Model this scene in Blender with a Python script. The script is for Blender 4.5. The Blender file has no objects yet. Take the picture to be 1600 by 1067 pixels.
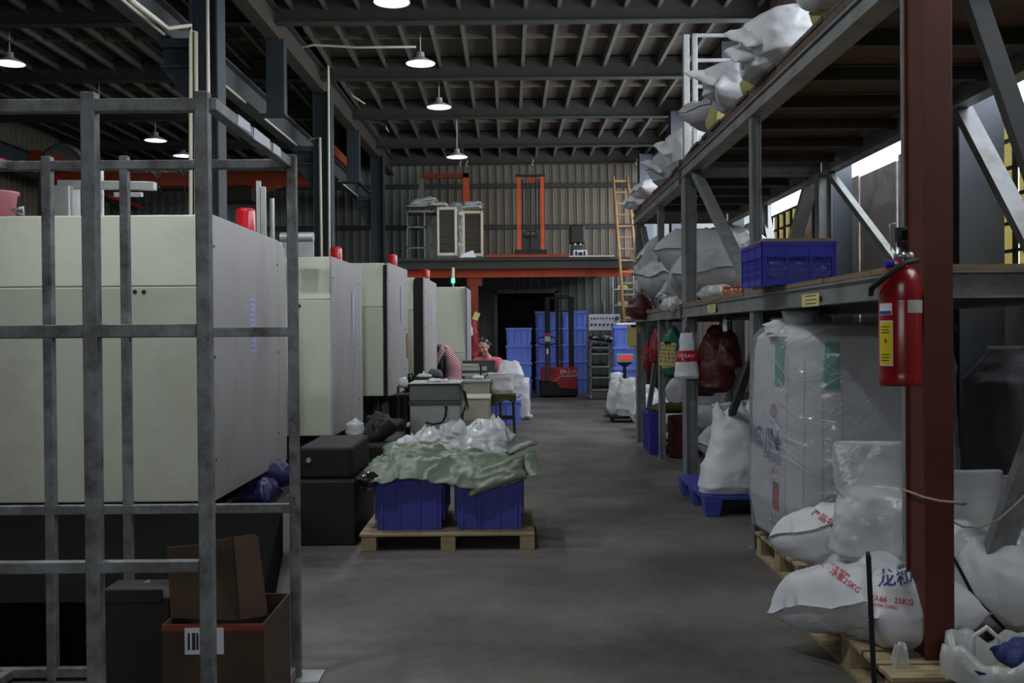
import bpy, bmesh, math, random
from mathutils import Vector, Matrix, Euler, noise
from mathutils.bvhtree import BVHTree
PI = math.pi
random.seed(7)
S = bpy.context.scene
COL = S.collection
LAMP = 75

# camera
FPX = 1555.6
CAMLOC = Vector((0, 0, 1.3))
ROT = (Matrix.Rotation(-5/FPX, 4, 'Z') @ Matrix.Rotation(PI/2 - 13/FPX, 4, 'X') @ Matrix.Rotation(-0.008, 4, 'Z'))
cd = bpy.data.cameras.new('camera'); cam = bpy.data.objects.new('camera', cd); COL.objects.link(cam)
cd.lens = 35; cd.sensor_width = 36; cd.clip_start = 0.05; cd.clip_end = 200
cam.matrix_world = Matrix.Translation(CAMLOC) @ ROT
S.camera = cam

def W(px, py, Y):
    """the place, Y metres into the hall, that stands at that point of the view"""
    d = ROT.to_3x3() @ Vector(((px-800)/FPX, -(py-533.5)/FPX, -1))
    return CAMLOC + d*(Y/d.y)

# world, daylight, exposure
wd = bpy.data.worlds.new('daylight'); S.world = wd; wd.use_nodes = True
bg = wd.node_tree.nodes['Background']
bg.inputs[0].default_value = (0.88, 0.94, 1.0, 1); bg.inputs[1].default_value = 6.5
S.view_settings.view_transform = 'Standard'; S.view_settings.look = 'None'
S.view_settings.exposure = -0.15; S.view_settings.gamma = 1.0; S.view_settings.use_curve_mapping = False

def area(name, loc, rot, sx, sy, power, color, portal=False):
    l = bpy.data.lights.new(name, 'AREA'); l.shape = 'RECTANGLE'; l.size = sx; l.size_y = sy
    l.energy = power; l.color = color
    o = bpy.data.objects.new(name, l); COL.objects.link(o); o.location = loc; o.rotation_euler = rot
    if portal: l.cycles.is_portal = True
    return o
# daylight through the strip above the side wall panels, and an area light added behind the camera
area('side_opening_portal', (3.34, 9.0, 3.75), (0, PI/2, 0), 1.9, 26, 1, (1, 1, 1), True)
g = area('window_daylight', (-1.3, -5.6, 2.5), (PI/2, 0, 0), 4.2, 1.8, 45, (0.90, 0.96, 1.0)); g.data.spread = math.radians(110)

# materials
def hexc(h):
    h = h.lstrip('#'); r = []
    for i in (0, 2, 4):
        c = int(h[i:i+2], 16)/255
        r.append(c/12.92 if c <= .04045 else ((c+.055)/1.055)**2.4)
    return (*r, 1)
MATS = {}
def mat(name, color, rough=.6, metal=0., var=.12, scale=6., bump=.0, bscale=60., dirt=None, dscale=2., alpha=1., trans=0., coat=0., stretch=(1, 1, 1), spec=.5, emit=None, sheen=0., dlo=.5, dhi=.75, crease=0., cscale=7.):
    if name in MATS: return MATS[name]
    m = bpy.data.materials.new(name); m.use_nodes = True; MATS[name] = m
    nt = m.node_tree; N = nt.nodes; L = nt.links; b = N['Principled BSDF']
    c = hexc(color)
    tc = N.new('ShaderNodeTexCoord'); mp = N.new('ShaderNodeMapping'); mp.inputs['Scale'].default_value = stretch
    L.new(tc.outputs['Object'], mp.inputs[0])
    n = N.new('ShaderNodeTexNoise'); n.inputs['Scale'].default_value = scale; n.inputs['Detail'].default_value = 5
    L.new(mp.outputs[0], n.inputs['Vector'])
    r = N.new('ShaderNodeValToRGB')
    r.color_ramp.elements[0].position = .3; r.color_ramp.elements[1].position = .7
    r.color_ramp.elements[0].color = tuple(x*(1-var) for x in c[:3])+(1,)
    r.color_ramp.elements[1].color = tuple(min(1, x*(1+var)) for x in c[:3])+(1,)
    L.new(n.outputs[0], r.inputs[0]); out = r.outputs[0]
    if dirt:
        n2 = N.new('ShaderNodeTexNoise'); n2.inputs['Scale'].default_value = dscale; n2.inputs['Detail'].default_value = 8; n2.inputs['Roughness'].default_value = .7
        L.new(mp.outputs[0], n2.inputs['Vector'])
        r2 = N.new('ShaderNodeValToRGB'); r2.color_ramp.elements[0].position = dlo; r2.color_ramp.elements[1].position = dhi
        L.new(n2.outputs[0], r2.inputs[0])
        mx = N.new('ShaderNodeMixRGB'); mx.inputs[2].default_value = hexc(dirt)
        L.new(r2.outputs[0], mx.inputs[0]); L.new(out, mx.inputs[1]); out = mx.outputs[0]
    L.new(out, b.inputs['Base Color'])
    b.inputs['Roughness'].default_value = rough; b.inputs['Metallic'].default_value = metal
    b.inputs['Specular IOR Level'].default_value = spec
    if coat: b.inputs['Coat Weight'].default_value = coat; b.inputs['Coat Roughness'].default_value = .12
    if alpha < 1: b.inputs['Alpha'].default_value = alpha
    if trans: b.inputs['Transmission Weight'].default_value = trans
    if emit:
        b.inputs['Emission Color'].default_value = hexc(emit[0]); b.inputs['Emission Strength'].default_value = emit[1]
    if bump:
        n3 = N.new('ShaderNodeTexNoise'); n3.inputs['Scale'].default_value = bscale; n3.inputs['Detail'].default_value = 4
        L.new(mp.outputs[0], n3.inputs['Vector'])
        bp = N.new('ShaderNodeBump'); bp.inputs['Strength'].default_value = bump; bp.inputs['Distance'].default_value = .01
        L.new(n3.outputs[0], bp.inputs['Height']); L.new(bp.outputs[0], b.inputs['Normal'])
        if crease:
            n4 = N.new('ShaderNodeTexNoise'); n4.noise_type = 'RIDGED_MULTIFRACTAL'; n4.inputs['Scale'].default_value = cscale; n4.inputs['Detail'].default_value = 3; n4.inputs['Distortion'].default_value = .6
            L.new(mp.outputs[0], n4.inputs['Vector'])
            b2 = N.new('ShaderNodeBump'); b2.inputs['Strength'].default_value = crease; b2.inputs['Distance'].default_value = .02
            L.new(n4.outputs[0], b2.inputs['Height']); L.new(bp.outputs[0], b2.inputs['Normal']); L.new(b2.outputs[0], b.inputs['Normal'])
    return m

concrete = mat('concrete', '#6c6862', .6, var=.25, scale=1.6, bump=.3, bscale=25, dirt='#403e3a', dscale=.9, dlo=.42, dhi=.66)
steel_dark = mat('steel_dark_blue', '#303a42', .55, .1, var=.15, scale=4, dirt='#2c3034', dscale=3)
steel_grey = mat('steel_grey', '#75777a', .5, .3, var=.18, scale=9, dirt='#55504a', dscale=6, stretch=(1, 1, .3))
steel_cage = mat('steel_cage', '#878a8c', .5, .2, var=.22, scale=14, dirt='#453d36', dscale=9, bump=.1, bscale=90, dlo=.42, dhi=.7)
rack_steel = mat('rack_steel', '#85898a', .5, .25, var=.14, scale=7, dirt='#5d5850', dscale=5)
galv = mat('galvanised', '#b4b6b6', .42, .55, var=.1, scale=12)
girder_m = mat('girder_paint', '#383a35', .6, .1, var=.12, scale=5, dirt='#30312a', dscale=3)
joist_m = mat('joist_steel', '#6a6862', .5, .2, var=.12, scale=5)
deckp = mat('ceiling_board', '#554b43', .75, var=.25, scale=5, stretch=(1, .25, 1), dirt='#4b443f', dscale=3)
plank_m = mat('plank_dark', '#5b4a42', .8, var=.3, scale=7, stretch=(.3, 4, 1), bump=.2, bscale=30)
ply = mat('plywood', '#8a7458', .75, var=.2, scale=10, stretch=(.3, 3, 1), dirt='#5d4d3b', dscale=4)
pallet_m = mat('pallet_wood', '#a89674', .8, var=.2, scale=8, stretch=(.4, 4, 1), bump=.25, bscale=40, dirt='#6f6149', dscale=5)
beige_clad = mat('cladding_beige', '#6e665a', .55, .1, var=.1, scale=2, stretch=(3, 3, .3), dirt='#554d44', dscale=2)
green_clad = mat('cladding_grey', '#6a6f69', .6, .1, var=.12, scale=3)
orange = mat('orange_paint', '#8f3717', .5, .05, var=.12, scale=5, dirt='#7a2f18', dscale=4)
orange_br = mat('orange_beam_paint', '#cf4d20', .45, .05, var=.1, scale=4, dirt='#8a3416', dscale=3)
cream = mat('machine_cream', '#d2d6c4', .38, .02, var=.035, scale=1.5, bump=.03, bscale=180, dirt='#bdbfab', dscale=1.5)
cream_side = mat('machine_grey_side', '#b3b0b0', .4, .05, var=.05, scale=2, bump=.03, bscale=180, dirt='#9a9696', dscale=1.6, stretch=(1, 1, .4))
black_m = mat('machine_black', '#0d0d0d', .6, var=.3, scale=5)
dark_brown = mat('dark_cabinet', '#1b1813', .6, var=.2, scale=4)
red_pl = mat('red_plastic', '#c01522', .3, var=.06, coat=.5)
red_paint = mat('red_paint', '#a80f1a', .28, var=.06, coat=.4)
redbag = mat('red_bag', '#8f1a20', .4, var=.2, scale=9, bump=.4, bscale=40)
darkred = mat('dark_red_bag', '#4a1418', .45, var=.3, scale=9, bump=.5, bscale=35)
blue_bin = mat('blue_bin', '#464ba6', .42, var=.07, scale=4, spec=.4)
blue_far = mat('blue_bin_light', '#7c98ff', .42, var=.07, scale=4)
blue_crate = mat('blue_crate', '#2b2fa0', .38, var=.07, scale=5)
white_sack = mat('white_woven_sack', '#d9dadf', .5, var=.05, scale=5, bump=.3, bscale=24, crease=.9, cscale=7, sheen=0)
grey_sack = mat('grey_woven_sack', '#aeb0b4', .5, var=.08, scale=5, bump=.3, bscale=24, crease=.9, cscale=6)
green_tarp = mat('green_tarp', '#74806e', .36, var=.2, scale=5, bump=.4, bscale=20, crease=.6, cscale=6., dirt='#5a654c', dscale=3)
clearbag = mat('cloudy_plastic', '#d3d7d8', .22, var=.12, scale=7, bump=.5, bscale=22, crease=.8, cscale=9., alpha=.92, spec=.7)
clearbag2 = mat('clear_plastic', '#d6dad9', .16, var=.12, scale=7, bump=.5, bscale=22, crease=.8, cscale=10., alpha=.62, spec=.8)
film = bpy.data.materials.new('stretch_film'); film.use_nodes = True
def _film(nt):
    N, L = nt.nodes, nt.links; N.clear(); out = N.new('ShaderNodeOutputMaterial'); tr = N.new('ShaderNodeBsdfTransparent'); gl = N.new('ShaderNodeBsdfGlossy'); gl.inputs['Roughness'].default_value = .16
    df = N.new('ShaderNodeBsdfDiffuse'); df.inputs[0].default_value = (.8, .82, .85, 1); lw = N.new('ShaderNodeLayerWeight'); lw.inputs[0].default_value = .35
    tc = N.new('ShaderNodeTexCoord'); mp = N.new('ShaderNodeMapping'); mp.inputs['Rotation'].default_value = (.5, .4, .3); mp.inputs['Scale'].default_value = (1, 1, 2.6)
    n = N.new('ShaderNodeTexNoise'); n.noise_type = 'RIDGED_MULTIFRACTAL'; n.inputs['Scale'].default_value = 5; n.inputs['Distortion'].default_value = .5; n.inputs['Detail'].default_value = 4
    bp = N.new('ShaderNodeBump'); bp.inputs['Strength'].default_value = 1.; bp.inputs['Distance'].default_value = .03
    L.new(tc.outputs['Object'], mp.inputs[0]); L.new(mp.outputs[0], n.inputs['Vector']); L.new(n.outputs[0], bp.inputs['Height']); L.new(bp.outputs[0], gl.inputs['Normal'])
    m1_ = N.new('ShaderNodeMixShader'); m1_.inputs[0].default_value = .17; L.new(tr.outputs[0], m1_.inputs[1]); L.new(df.outputs[0], m1_.inputs[2])
    ma = N.new('ShaderNodeMath'); ma.operation = 'MULTIPLY_ADD'; ma.inputs[1].default_value = .3; ma.inputs[2].default_value = .05; L.new(lw.outputs['Fresnel'], ma.inputs[0])
    m2_ = N.new('ShaderNodeMixShader'); L.new(ma.outputs[0], m2_.inputs[0]); L.new(m1_.outputs[0], m2_.inputs[1]); L.new(gl.outputs[0], m2_.inputs[2]); L.new(m2_.outputs[0], out.inputs[0])
_film(film.node_tree)
yellow_pap = mat('yellow_paper', '#d9d08a', .8, var=.05)
white_pap = mat('white_paper', '#dcdde8', .7, var=.04)
ink = mat('dark_ink', '#26262c', .7, var=.05)
blue_ink = mat('blue_ink', '#3a4a86', .6, var=.1)
red_ink = mat('red_ink', '#c03040', .6, var=.1)
paper_violet = mat('violet_paper', '#b9b6da', .6, var=.06)
teal = mat('teal_strap', '#38a38b', .5, var=.12, scale=30)
card = mat('cardboard', '#4f3c2d', .8, var=.12, scale=4, dirt='#3f3023', dscale=3)
bamboo = mat('bamboo', '#a57a4d', .5, var=.2, scale=12)
rubber = mat('rubber', '#111214', .6, var=.1)
pvc = mat('pvc_cream', '#cfc9b6', .4, var=.05)
stainless = mat('stainless', '#a4a5a2', .3, .7, var=.12, scale=5)
olive = mat('olive_lid', '#4a4e44', .45, .3, var=.15, scale=5, dirt='#35372f', dscale=3)
lamp_dark = mat('lamp_shade_enamel', '#d4d9dc', .4)
lamp_white = mat('lamp_inside', '#ffffff', .5, emit=('#eef4ff', 1.3))
bulb_m = mat('bulb_glow', '#ffffff', .5, emit=('#eef4ff', 14.))
green_glow = mat('green_signal', '#40ffb0', .4, emit=('#40ffb0', 4.))
skin = mat('skin', '#c79a80', .5, var=.05)
skin2 = skin
hair_m = mat('black_hair', '#0f0d0e', .4, var=.3, scale=40, stretch=(4, 4, .5))
pink = mat('pink_cloth', '#d4677d', .8, var=.08)
trouser = mat('dark_cloth', '#23252c', .85, var=.1)
window_glass = mat('frosted_glass', '#a3965a', .6, var=.12, scale=3, trans=.6, dirt='#8a7a4c', dscale=2)
bar_m = mat('window_bar', '#22211d', .6, var=.1)
moss = mat('green_cloth', '#454a22', .9, var=.25, scale=20, bump=.5, bscale=60)
pinkbucket = mat('pink_plastic', '#b06a78', .4, var=.08)
wall_board = mat('wall_board', '#c2b8b0', .55, .15, var=.1, scale=2, dirt='#6f6863', dscale=2.2)
wall_board2 = mat('wall_board_brown', '#b39c90', .6, .05, var=.14, scale=3, dirt='#60544f', dscale=2)
wallcol = mat('wall_column_blue', '#575d68', .5, .2, var=.12, scale=3)

# striped shirt
def stripe_mat():
    m = bpy.data.materials.new('striped_cloth'); m.use_nodes = True; nt = m.node_tree; N = nt.nodes; L = nt.links
    b = N['Principled BSDF']; tc = N.new('ShaderNodeTexCoord'); mp = N.new('ShaderNodeMapping')
    mp.inputs['Rotation'].default_value = (0, .5, 0)
    w = N.new('ShaderNodeTexWave'); w.bands_direction = 'Z'; w.inputs['Scale'].default_value = 12; w.inputs['Distortion'].default_value = .6
    w.inputs['Detail'].default_value = 0
    r = N.new('ShaderNodeValToRGB'); r.color_ramp.interpolation = 'CONSTANT'
    r.color_ramp.elements[0].color = hexc('#8a1838'); r.color_ramp.elements[1].color = hexc('#e0d0d4'); r.color_ramp.elements[1].position = .62
    L.new(tc.outputs['Object'], mp.inputs[0]); L.new(mp.outputs[0], w.inputs[0]); L.new(w.outputs[0], r.inputs[0]); L.new(r.outputs[0], b.inputs['Base Color'])
    b.inputs['Roughness'].default_value = .85
    return m
stripes = stripe_mat()

# object helpers
ORG = {}
def tag(o, label=None, cat=None, group=None, kind=None):
    if label: o['label'] = label
    if cat: o['category'] = cat
    if group: o['group'] = group
    if kind: o['kind'] = kind
    return o
def thing(name, loc, label=None, cat=None, group=None, kind=None):
    o = bpy.data.objects.new(name, None); COL.objects.link(o); o.empty_display_size = .1
    o.location = loc; ORG[o.name] = Vector(loc)
    return tag(o, label, cat, group, kind)
def smoothstep(t): t = max(0, min(1, t)); return t*t*(3-2*t)

class MB:
    def __init__(s): s.v = []; s.f = []; s.sm = []
    def add(s, vs, fs, smooth=False):
        n = len(s.v); s.v += [Vector(v) for v in vs]; s.f += [tuple(i+n for i in f) for f in fs]; s.sm += [smooth]*len(fs); return s
    def box(s, x0, x1, y0, y1, z0, z1):
        return s.hexa([(x0, y0), (x1, y0), (x1, y1), (x0, y1)], z0, [(x0, y0), (x1, y0), (x1, y1), (x0, y1)], z1)
    def hexa(s, lo, z0, hi, z1):
        n = len(lo)
        vs = [(*p, z0) for p in lo]+[(*p, z1) for p in hi]
        fs = [tuple(range(n-1, -1, -1)), tuple(range(n, 2*n))]+[(i, (i+1) % n, (i+1) % n+n, i+n) for i in range(n)]
        return s.add(vs, fs)
    def obox(s, c, size, rot=(0, 0, 0)):
        M = Euler(rot).to_matrix() if not isinstance(rot, Matrix) else rot
        hx, hy, hz = size[0]/2, size[1]/2, size[2]/2
        vs = [Vector(c)+M @ Vector(p) for p in ((-hx, -hy, -hz), (hx, -hy, -hz), (hx, hy, -hz), (-hx, hy, -hz), (-hx, -hy, hz), (hx, -hy, hz), (hx, hy, hz), (-hx, hy, hz))]
        return s.add(vs, [(3, 2, 1, 0), (4, 5, 6, 7), (0, 1, 5, 4), (1, 2, 6, 5), (2, 3, 7, 6), (3, 0, 4, 7)])
    def sweep(s, prof, p0, p1, up=(0, 0, 1)):
        """closed 2-D profile (side, up) swept from p0 to p1"""
        p0, p1 = Vector(p0), Vector(p1); d = (p1-p0).normalized(); up = Vector(up)
        if abs(d.dot(up)) > .98: up = Vector((0, 1, 0))
        side = d.cross(up).normalized(); u = side.cross(d).normalized(); n = len(prof)
        vs = [p0+side*a+u*b for a, b in prof]+[p1+side*a+u*b for a, b in prof]
        return s.add(vs, [tuple(range(n)), tuple(range(2*n-1, n-1, -1))]+[((i+1) % n, i, i+n, (i+1) % n+n) for i in range(n)])
    def bar(s, p0, p1, w, h, up=(0, 0, 1)):
        return s.sweep([(-w/2, -h/2), (w/2, -h/2), (w/2, h/2), (-w/2, h/2)], p0, p1, up)
    def ibeam(s, p0, p1, w, h, t=.012, up=(0, 0, 1)):
        a, b, q = w/2, h/2, t/2
        return s.sweep([(-a, -b), (a, -b), (a, -b+t), (q, -b+t), (q, b-t), (a, b-t), (a, b), (-a, b), (-a, b-t), (-q, b-t), (-q, -b+t), (-a, -b+t)], p0, p1, up)
    def chan(s, p0, p1, w, h, t=.008, up=(0, 0, 1), flip=1):
        a, b = w, h/2
        pr = [(0, -b), (a, -b), (a, -b+t), (t, -b+t), (t, b-t), (a, b-t), (a, b), (0, b)]
        return s.sweep([(flip*x, y) for x, y in (pr if flip > 0 else pr[::-1])], p0, p1, up)
    def cyl(s, p0, p1, r0, r1=None, n=14, caps=True):
        r1 = r0 if r1 is None else r1
        p0, p1 = Vector(p0), Vector(p1); d = (p1-p0).normalized()
        a = d.orthogonal().normalized(); b = d.cross(a)
        vs = [p0+(a*math.cos(t)+b*math.sin(t))*r0 for t in [2*PI*i/n for i in range(n)]]+[p1+(a*math.cos(t)+b*math.sin(t))*r1 for t in [2*PI*i/n for i in range(n)]]
        s.add(vs, [(i, (i+1) % n, (i+1) % n+n, i+n) for i in range(n)], True)
        if caps: s.add(vs, [tuple(range(n-1, -1, -1)), tuple(range(n, 2*n))])
        return s
    def tube(s, pts, r, n=8):
        pts = [Vector(p) for p in pts]; rings = []
        a = None
        for i, p in enumerate(pts):
            d = (pts[min(i+1, len(pts)-1)]-pts[max(i-1, 0)]).normalized()
            a = (d.orthogonal() if a is None else (a-d*a.dot(d))).normalized(); b = d.cross(a)
            rr = r[i] if isinstance(r, (list, tuple)) else r
            rings += [p+(a*math.cos(2*PI*k/n)+b*math.sin(2*PI*k/n))*rr for k in range(n)]
        m = len(pts)
        fs = [(i*n+k, i*n+(k+1) % n, (i+1)*n+(k+1) % n, (i+1)*n+k) for i in range(m-1) for k in range(n)]
        fs += [tuple(range(n-1, -1, -1)), tuple((m-1)*n+k for k in range(n))]
        return s.add(rings, fs, True)
    def lathe(s, c, prof, n=24, axis='Z'):
        """prof: list of (r, h)"""
        c = Vector(c); vs = []
        for r, h in prof:
            for k in range(n):
                t = 2*PI*k/n; p = Vector((r*math.cos(t), r*math.sin(t), h))
                if axis == 'Y': p = Vector((p.x, p.z, p.y))
                if axis == 'X': p = Vector((p.z, p.x, p.y))
                vs.append(c+p)
        m = len(prof)
        fs = [(i*n+k, i*n+(k+1) % n, (i+1)*n+(k+1) % n, (i+1)*n+k) for i in range(m-1) for k in range(n)]
        s.add(vs, fs, True)
        return s
    def build(s, name, m, parent=None, bevel=0, smooth=None, solid=0, weld=False, sub=0):
        me = bpy.data.meshes.new(name); org = None
        if parent is not None: org = ORG[parent.name]
        else:
            xs = [v.x for v in s.v]; ys = [v.y for v in s.v]; zs = [v.z for v in s.v]
            org = Vector(((min(xs)+max(xs))/2, (min(ys)+max(ys))/2, min(zs)))
        me.from_pydata([v-org for v in s.v], [], s.f); me.materials.append(m)
        me.polygons.foreach_set('use_smooth', [bool(x) if smooth is None else smooth for x in s.sm])
        if weld:
            bm = bmesh.new(); bm.from_mesh(me); bmesh.ops.remove_doubles(bm, verts=bm.verts, dist=1e-5); bm.to_mesh(me); bm.free()
        me.update()
        o = bpy.data.objects.new(name, me); COL.objects.link(o); ORG[o.name] = org.copy()
        if parent is not None: o.parent = parent
        else: o.location = org
        if solid: md = o.modifiers.new('thick', 'SOLIDIFY'); md.thickness = solid
        if bevel:
            md = o.modifiers.new('bevel', 'BEVEL'); md.width = bevel; md.segments = 2; md.limit_method = 'ANGLE'
        if sub: md = o.modifiers.new('sub', 'SUBSURF'); md.levels = sub; md.render_levels = sub
        return o

def copy_tree(o, loc=None, rot=None, parent=None, label=None, group=None, scale=None):
    c = o.copy(); COL.objects.link(c)
    if parent is not None: c.parent = parent
    if loc is not None: c.location = loc
    if rot is not None: c.rotation_euler = rot
    if scale is not None: c.scale = scale
    if label: c['label'] = label
    if group: c['group'] = group
    for ch in list(o.children): copy_tree(ch, parent=c)
    ORG[c.name] = Vector(loc) if loc is not None else ORG[o.name].copy()
    return c

def ridge(p, f, seed):
    q = Vector((p[0]*f+seed*3.1, p[1]*f-seed*1.7, p[2]*f+seed*.9))
    return (1-abs(noise.noise(q))*2.2)
def wrink(p, seed, f=5.):
    return .6*ridge(p, f, seed)+.3*ridge((p[0]+p[2], p[1]-p[2], p[2]), f*2.3, seed+5)+.15*noise.noise(Vector(p)*f*5)

def sack_mesh(size, rot, c, seed=1, n=44, wr=.02, pinch=.06, flat=.6, sag=0., mb=None, flap=.07, p=4.):
    """a filled woven sack: two sheets joined along a flat sewn seam, with sharp creases running in from the corners"""
    mb = mb or MB(); l, w, h = size; M = Euler(rot).to_matrix(); c = Vector(c)
    for sgn in (1, -1):
        vs = []
        for j in range(n+1):
            for i in range(n+1):
                u = -1+2*i/n; v = -1+2*j/n
                x = l/2*u*(1-pinch*(1-v*v)); y = w/2*v*(1-pinch*(1-u*u))
                uu = min(1, abs(u)/(1-flap)); vv = min(1, abs(v)/(1-flap*.5))
                t = ((1-uu**p)*(1-vv**p))**.45
                cr = 1-abs(noise.noise(Vector((u*1.6+seed, v*1.6-seed, sgn)))*3.2)          # long folds
                rad = 1-abs(noise.noise(Vector((math.atan2(v, u)*2.2+seed*2, seed*.7, sgn*2))))*3   # folds towards the corners
                k = h/2*t*(1 if sgn > 0 else flat)
                edge = max(abs(u), abs(v))
                z = sgn*(k+wr*t*(.55*cr+.8*rad*edge**2+.5*wrink((x, y, sgn*.4), seed, 6.))*(1 if sgn > 0 else .5))-sag*(u*u+v*v*.3)
                fl = max(0, uu-.92)/.08
                z += fl*.02*math.sin(5*v+seed*2)*min(1, l)+(1-t)*.012*noise.noise(Vector((u*3, v*3, seed)))
                q = Vector((x, y, z)); q += Vector((noise.noise(q*3+Vector((seed, 0, 0))), noise.noise(q*3+Vector((0, seed, 9))), 0))*.035*min(1, l*2)
                vs.append(c+M @ q)
        fs = [(j*(n+1)+i, j*(n+1)+i+1, (j+1)*(n+1)+i+1, (j+1)*(n+1)+i) for j in range(n) for i in range(n)]
        if sgn < 0: fs = [f[::-1] for f in fs]
        mb.add(vs, fs, True)
    return mb
def sack(name, m, c, size, rot=(0, 0, 0), seed=1, parent=None, **k):
    return sack_mesh(size, rot, c, seed, **k).build(name, m, parent, weld=True)

def blob_mesh(c, rings, seed=1, nz=34, na=44, wr=.02, f=5., rotz=0., mb=None, lean=(0, 0), topfuzz=0.):
    """rings: (z, rx, ry, power[, dx, dy]) from bottom to top, closed at both ends"""
    mb = mb or MB(); c = Vector(c); R = Matrix.Rotation(rotz, 3, 'Z'); vs = []
    rg = [tuple(r)+(0,)*(6-len(r)) for r in rings]
    for j in range(nz+1):
        t = j/nz*(len(rg)-1); i = min(int(t), len(rg)-2); a = t-i; a = a*a*(3-2*a)*.5+a*.5
        z, rx, ry, pw, dx, dy = [rg[i][k]*(1-a)+rg[i+1][k]*a for k in range(6)]
        for k in range(na):
            th = 2*PI*k/na; ct, st = math.cos(th), math.sin(th)
            x = rx*math.copysign(abs(ct)**(2/pw), ct); y = ry*math.copysign(abs(st)**(2/pw), st)
            q = Vector((x+dx, y+dy, z)); d = Vector((x, y, 0)); nn = d.normalized() if d.length > 1e-6 else Vector()
            am = wr*min(1, d.length/.05)
            q += nn*am*wrink((q.x, q.y, q.z), seed, f)
            q.z += am*.5*noise.noise(q*6+Vector((seed, 3, 1)))*(1 if 0 < j else 0)+topfuzz*noise.noise(Vector((ct*2, st*2, seed)))*smoothstep((j/nz-.6)/.4)
            vs.append(c+R @ q)
    fs = [(j*na+k, j*na+(k+1) % na, (j+1)*na+(k+1) % na, (j+1)*na+k) for j in range(nz) for k in range(na)]
    fs += [tuple(range(na-1, -1, -1)), tuple(nz*na+k for k in range(na))]
    return mb.add(vs, fs, True)
def blob(name, m, c, rings, seed=1, parent=None, **k):
    return blob_mesh(c, rings, seed, **k).build(name, m, parent)

def text_geo(s, size, bold=0.):
    cu = bpy.data.curves.new('t', 'FONT'); cu.body = s; cu.size = size; cu.offset = bold; cu.align_x = 'CENTER'; cu.align_y = 'CENTER'; cu.resolution_u = 2
    o = bpy.data.objects.new('t', cu); COL.objects.link(o)
    dg = bpy.context.evaluated_depsgraph_get(); me = bpy.data.meshes.new_from_object(o.evaluated_get(dg))
    vs = [v.co.copy() for v in me.vertices]; fs = [tuple(p.vertices) for p in me.polygons]
    bpy.data.objects.remove(o); bpy.data.curves.remove(cu); bpy.data.meshes.remove(me)
    return vs, fs
def flat_text(s, size, c, xdir, ydir, mb, thick=0):
    vs, fs = text_geo(s, size); c = Vector(c); X = Vector(xdir); Yd = Vector(ydir)
    mb.add([c+X*v.x+Yd*v.y for v in vs], fs)
# ============================================================ THE HALL
Y0, Y1, XL, XR, ZC = -6.0, 22.6, -9.1, 3.25, 5.42
floor = MB().box(XL-.3, 6.0, Y0, Y1+3.2, -.15, 0).build('floor', concrete); tag(floor, kind='structure')

# back wall: backing sheet pieces around a dark doorway, cladding panels with ribs
DX0, DX1, DZ = -.25, 1.05, 2.2
wb = MB(); wb.box(XL-.3, DX0, Y1+.03, Y1+.15, 0, 5.5); wb.box(DX1, 6.0, Y1+.03, Y1+.15, 0, 5.5); wb.box(DX0, DX1, Y1+.03, Y1+.15, DZ, 5.5)
wall_back = tag(wb.build('wall_back', green_clad), kind='structure')
def clad_panel(x, z0, z1, m):
    b = MB(); pr = [(x+.004, Y1+.03), (x+.004, Y1), (x+.05, Y1), (x+.06, Y1-.022), (x+.085, Y1-.022), (x+.095, Y1), (x+.176, Y1), (x+.176, Y1+.03)]
    b.hexa(pr, z0, pr, z1); return b.build('cladding_panel', m, wall_back)
x = -9.0; meshes = {}
while x < 3.1:
    low = DZ if DX0-.18 < x < DX1 else 0
    up_m = beige_clad if x > -1.95 else green_clad  # same cladding throughout; dimmer light left and below is put into grey
    for z0, z1, m in ((low, 2.6, green_clad), (2.62, 5.45, up_m)):
        key = (z0, z1, m.name)
        if key not in meshes:
            meshes[key] = (clad_panel(x, z0, z1, m), x)
        else:
            src, sx = meshes[key]; c = src.copy(); COL.objects.link(c); c.parent = wall_back; c.location = (x-sx, 0, 0)
    x += .181
for z in (4.62, 3.70):
    MB().chan((-9, Y1-.04, z), (3.1, Y1-.04, z), .05, .10).build('girt', girder_m, wall_back)
d1 = MB(); d1.box(DX0-.4, DX0-.3, Y1+.15, Y1+2.6, 0, 2.6); d1.box(DX1+.3, DX1+.4, Y1+.15, Y1+2.6, 0, 2.6); d1.box(DX0-.4, DX1+.4, Y1+2.6, Y1+2.7, 0, 2.6); d1.box(DX0-.4, DX1+.4, Y1+.15, Y1+2.7, 2.6, 2.7)
tag(d1.build('wall_recess', dark_brown), kind='structure')  # darkness of the doorway put into the room's near-black colour
dr = thing('door_1', (.4, Y1-.04, 0), kind='structure')
MB().box(DX0-.08, DX0, Y1-.07, Y1+.1, 0, DZ+.05).build('door_frame', steel_grey, dr)
MB().box(DX1, DX1+.08, Y1-.07, Y1+.1, 0, DZ+.05).build('door_frame', steel_grey, dr)
MB().box(DX0-.08, DX1+.08, Y1-.07, Y1+.1, DZ, DZ+.09).build('door_frame', steel_grey, dr)

# left wall with joined ribs too fine to tell apart
wl = tag(MB().box(XL-.15, XL, Y0, Y1, 0, 5.5).build('wall_left', beige_clad), kind='structure')
b = MB(); y = Y0
while y < Y1-.1:
    pr = [(XL, y), (XL+.02, y+.012), (XL+.02, y+.04), (XL, y+.052)]; b.hexa(pr, 0, pr, 5.4); y += .2
tag(b.build('wall_ribs', beige_clad, wl), kind='stuff')
for z in (4.45, 2.6, 1.2): MB().bar((XL+.05, Y0, z), (XL+.05, Y1, z), .06, .12).build('girt', girder_m, wl)
# wall behind the camera, unseen, closed to keep the sky's light out
wf = MB(); wf.box(XL-.15, 6.0, Y0-.12, Y0, 0, 5.5)
tag(wf.build('wall_front', green_clad), kind='structure')

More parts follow.
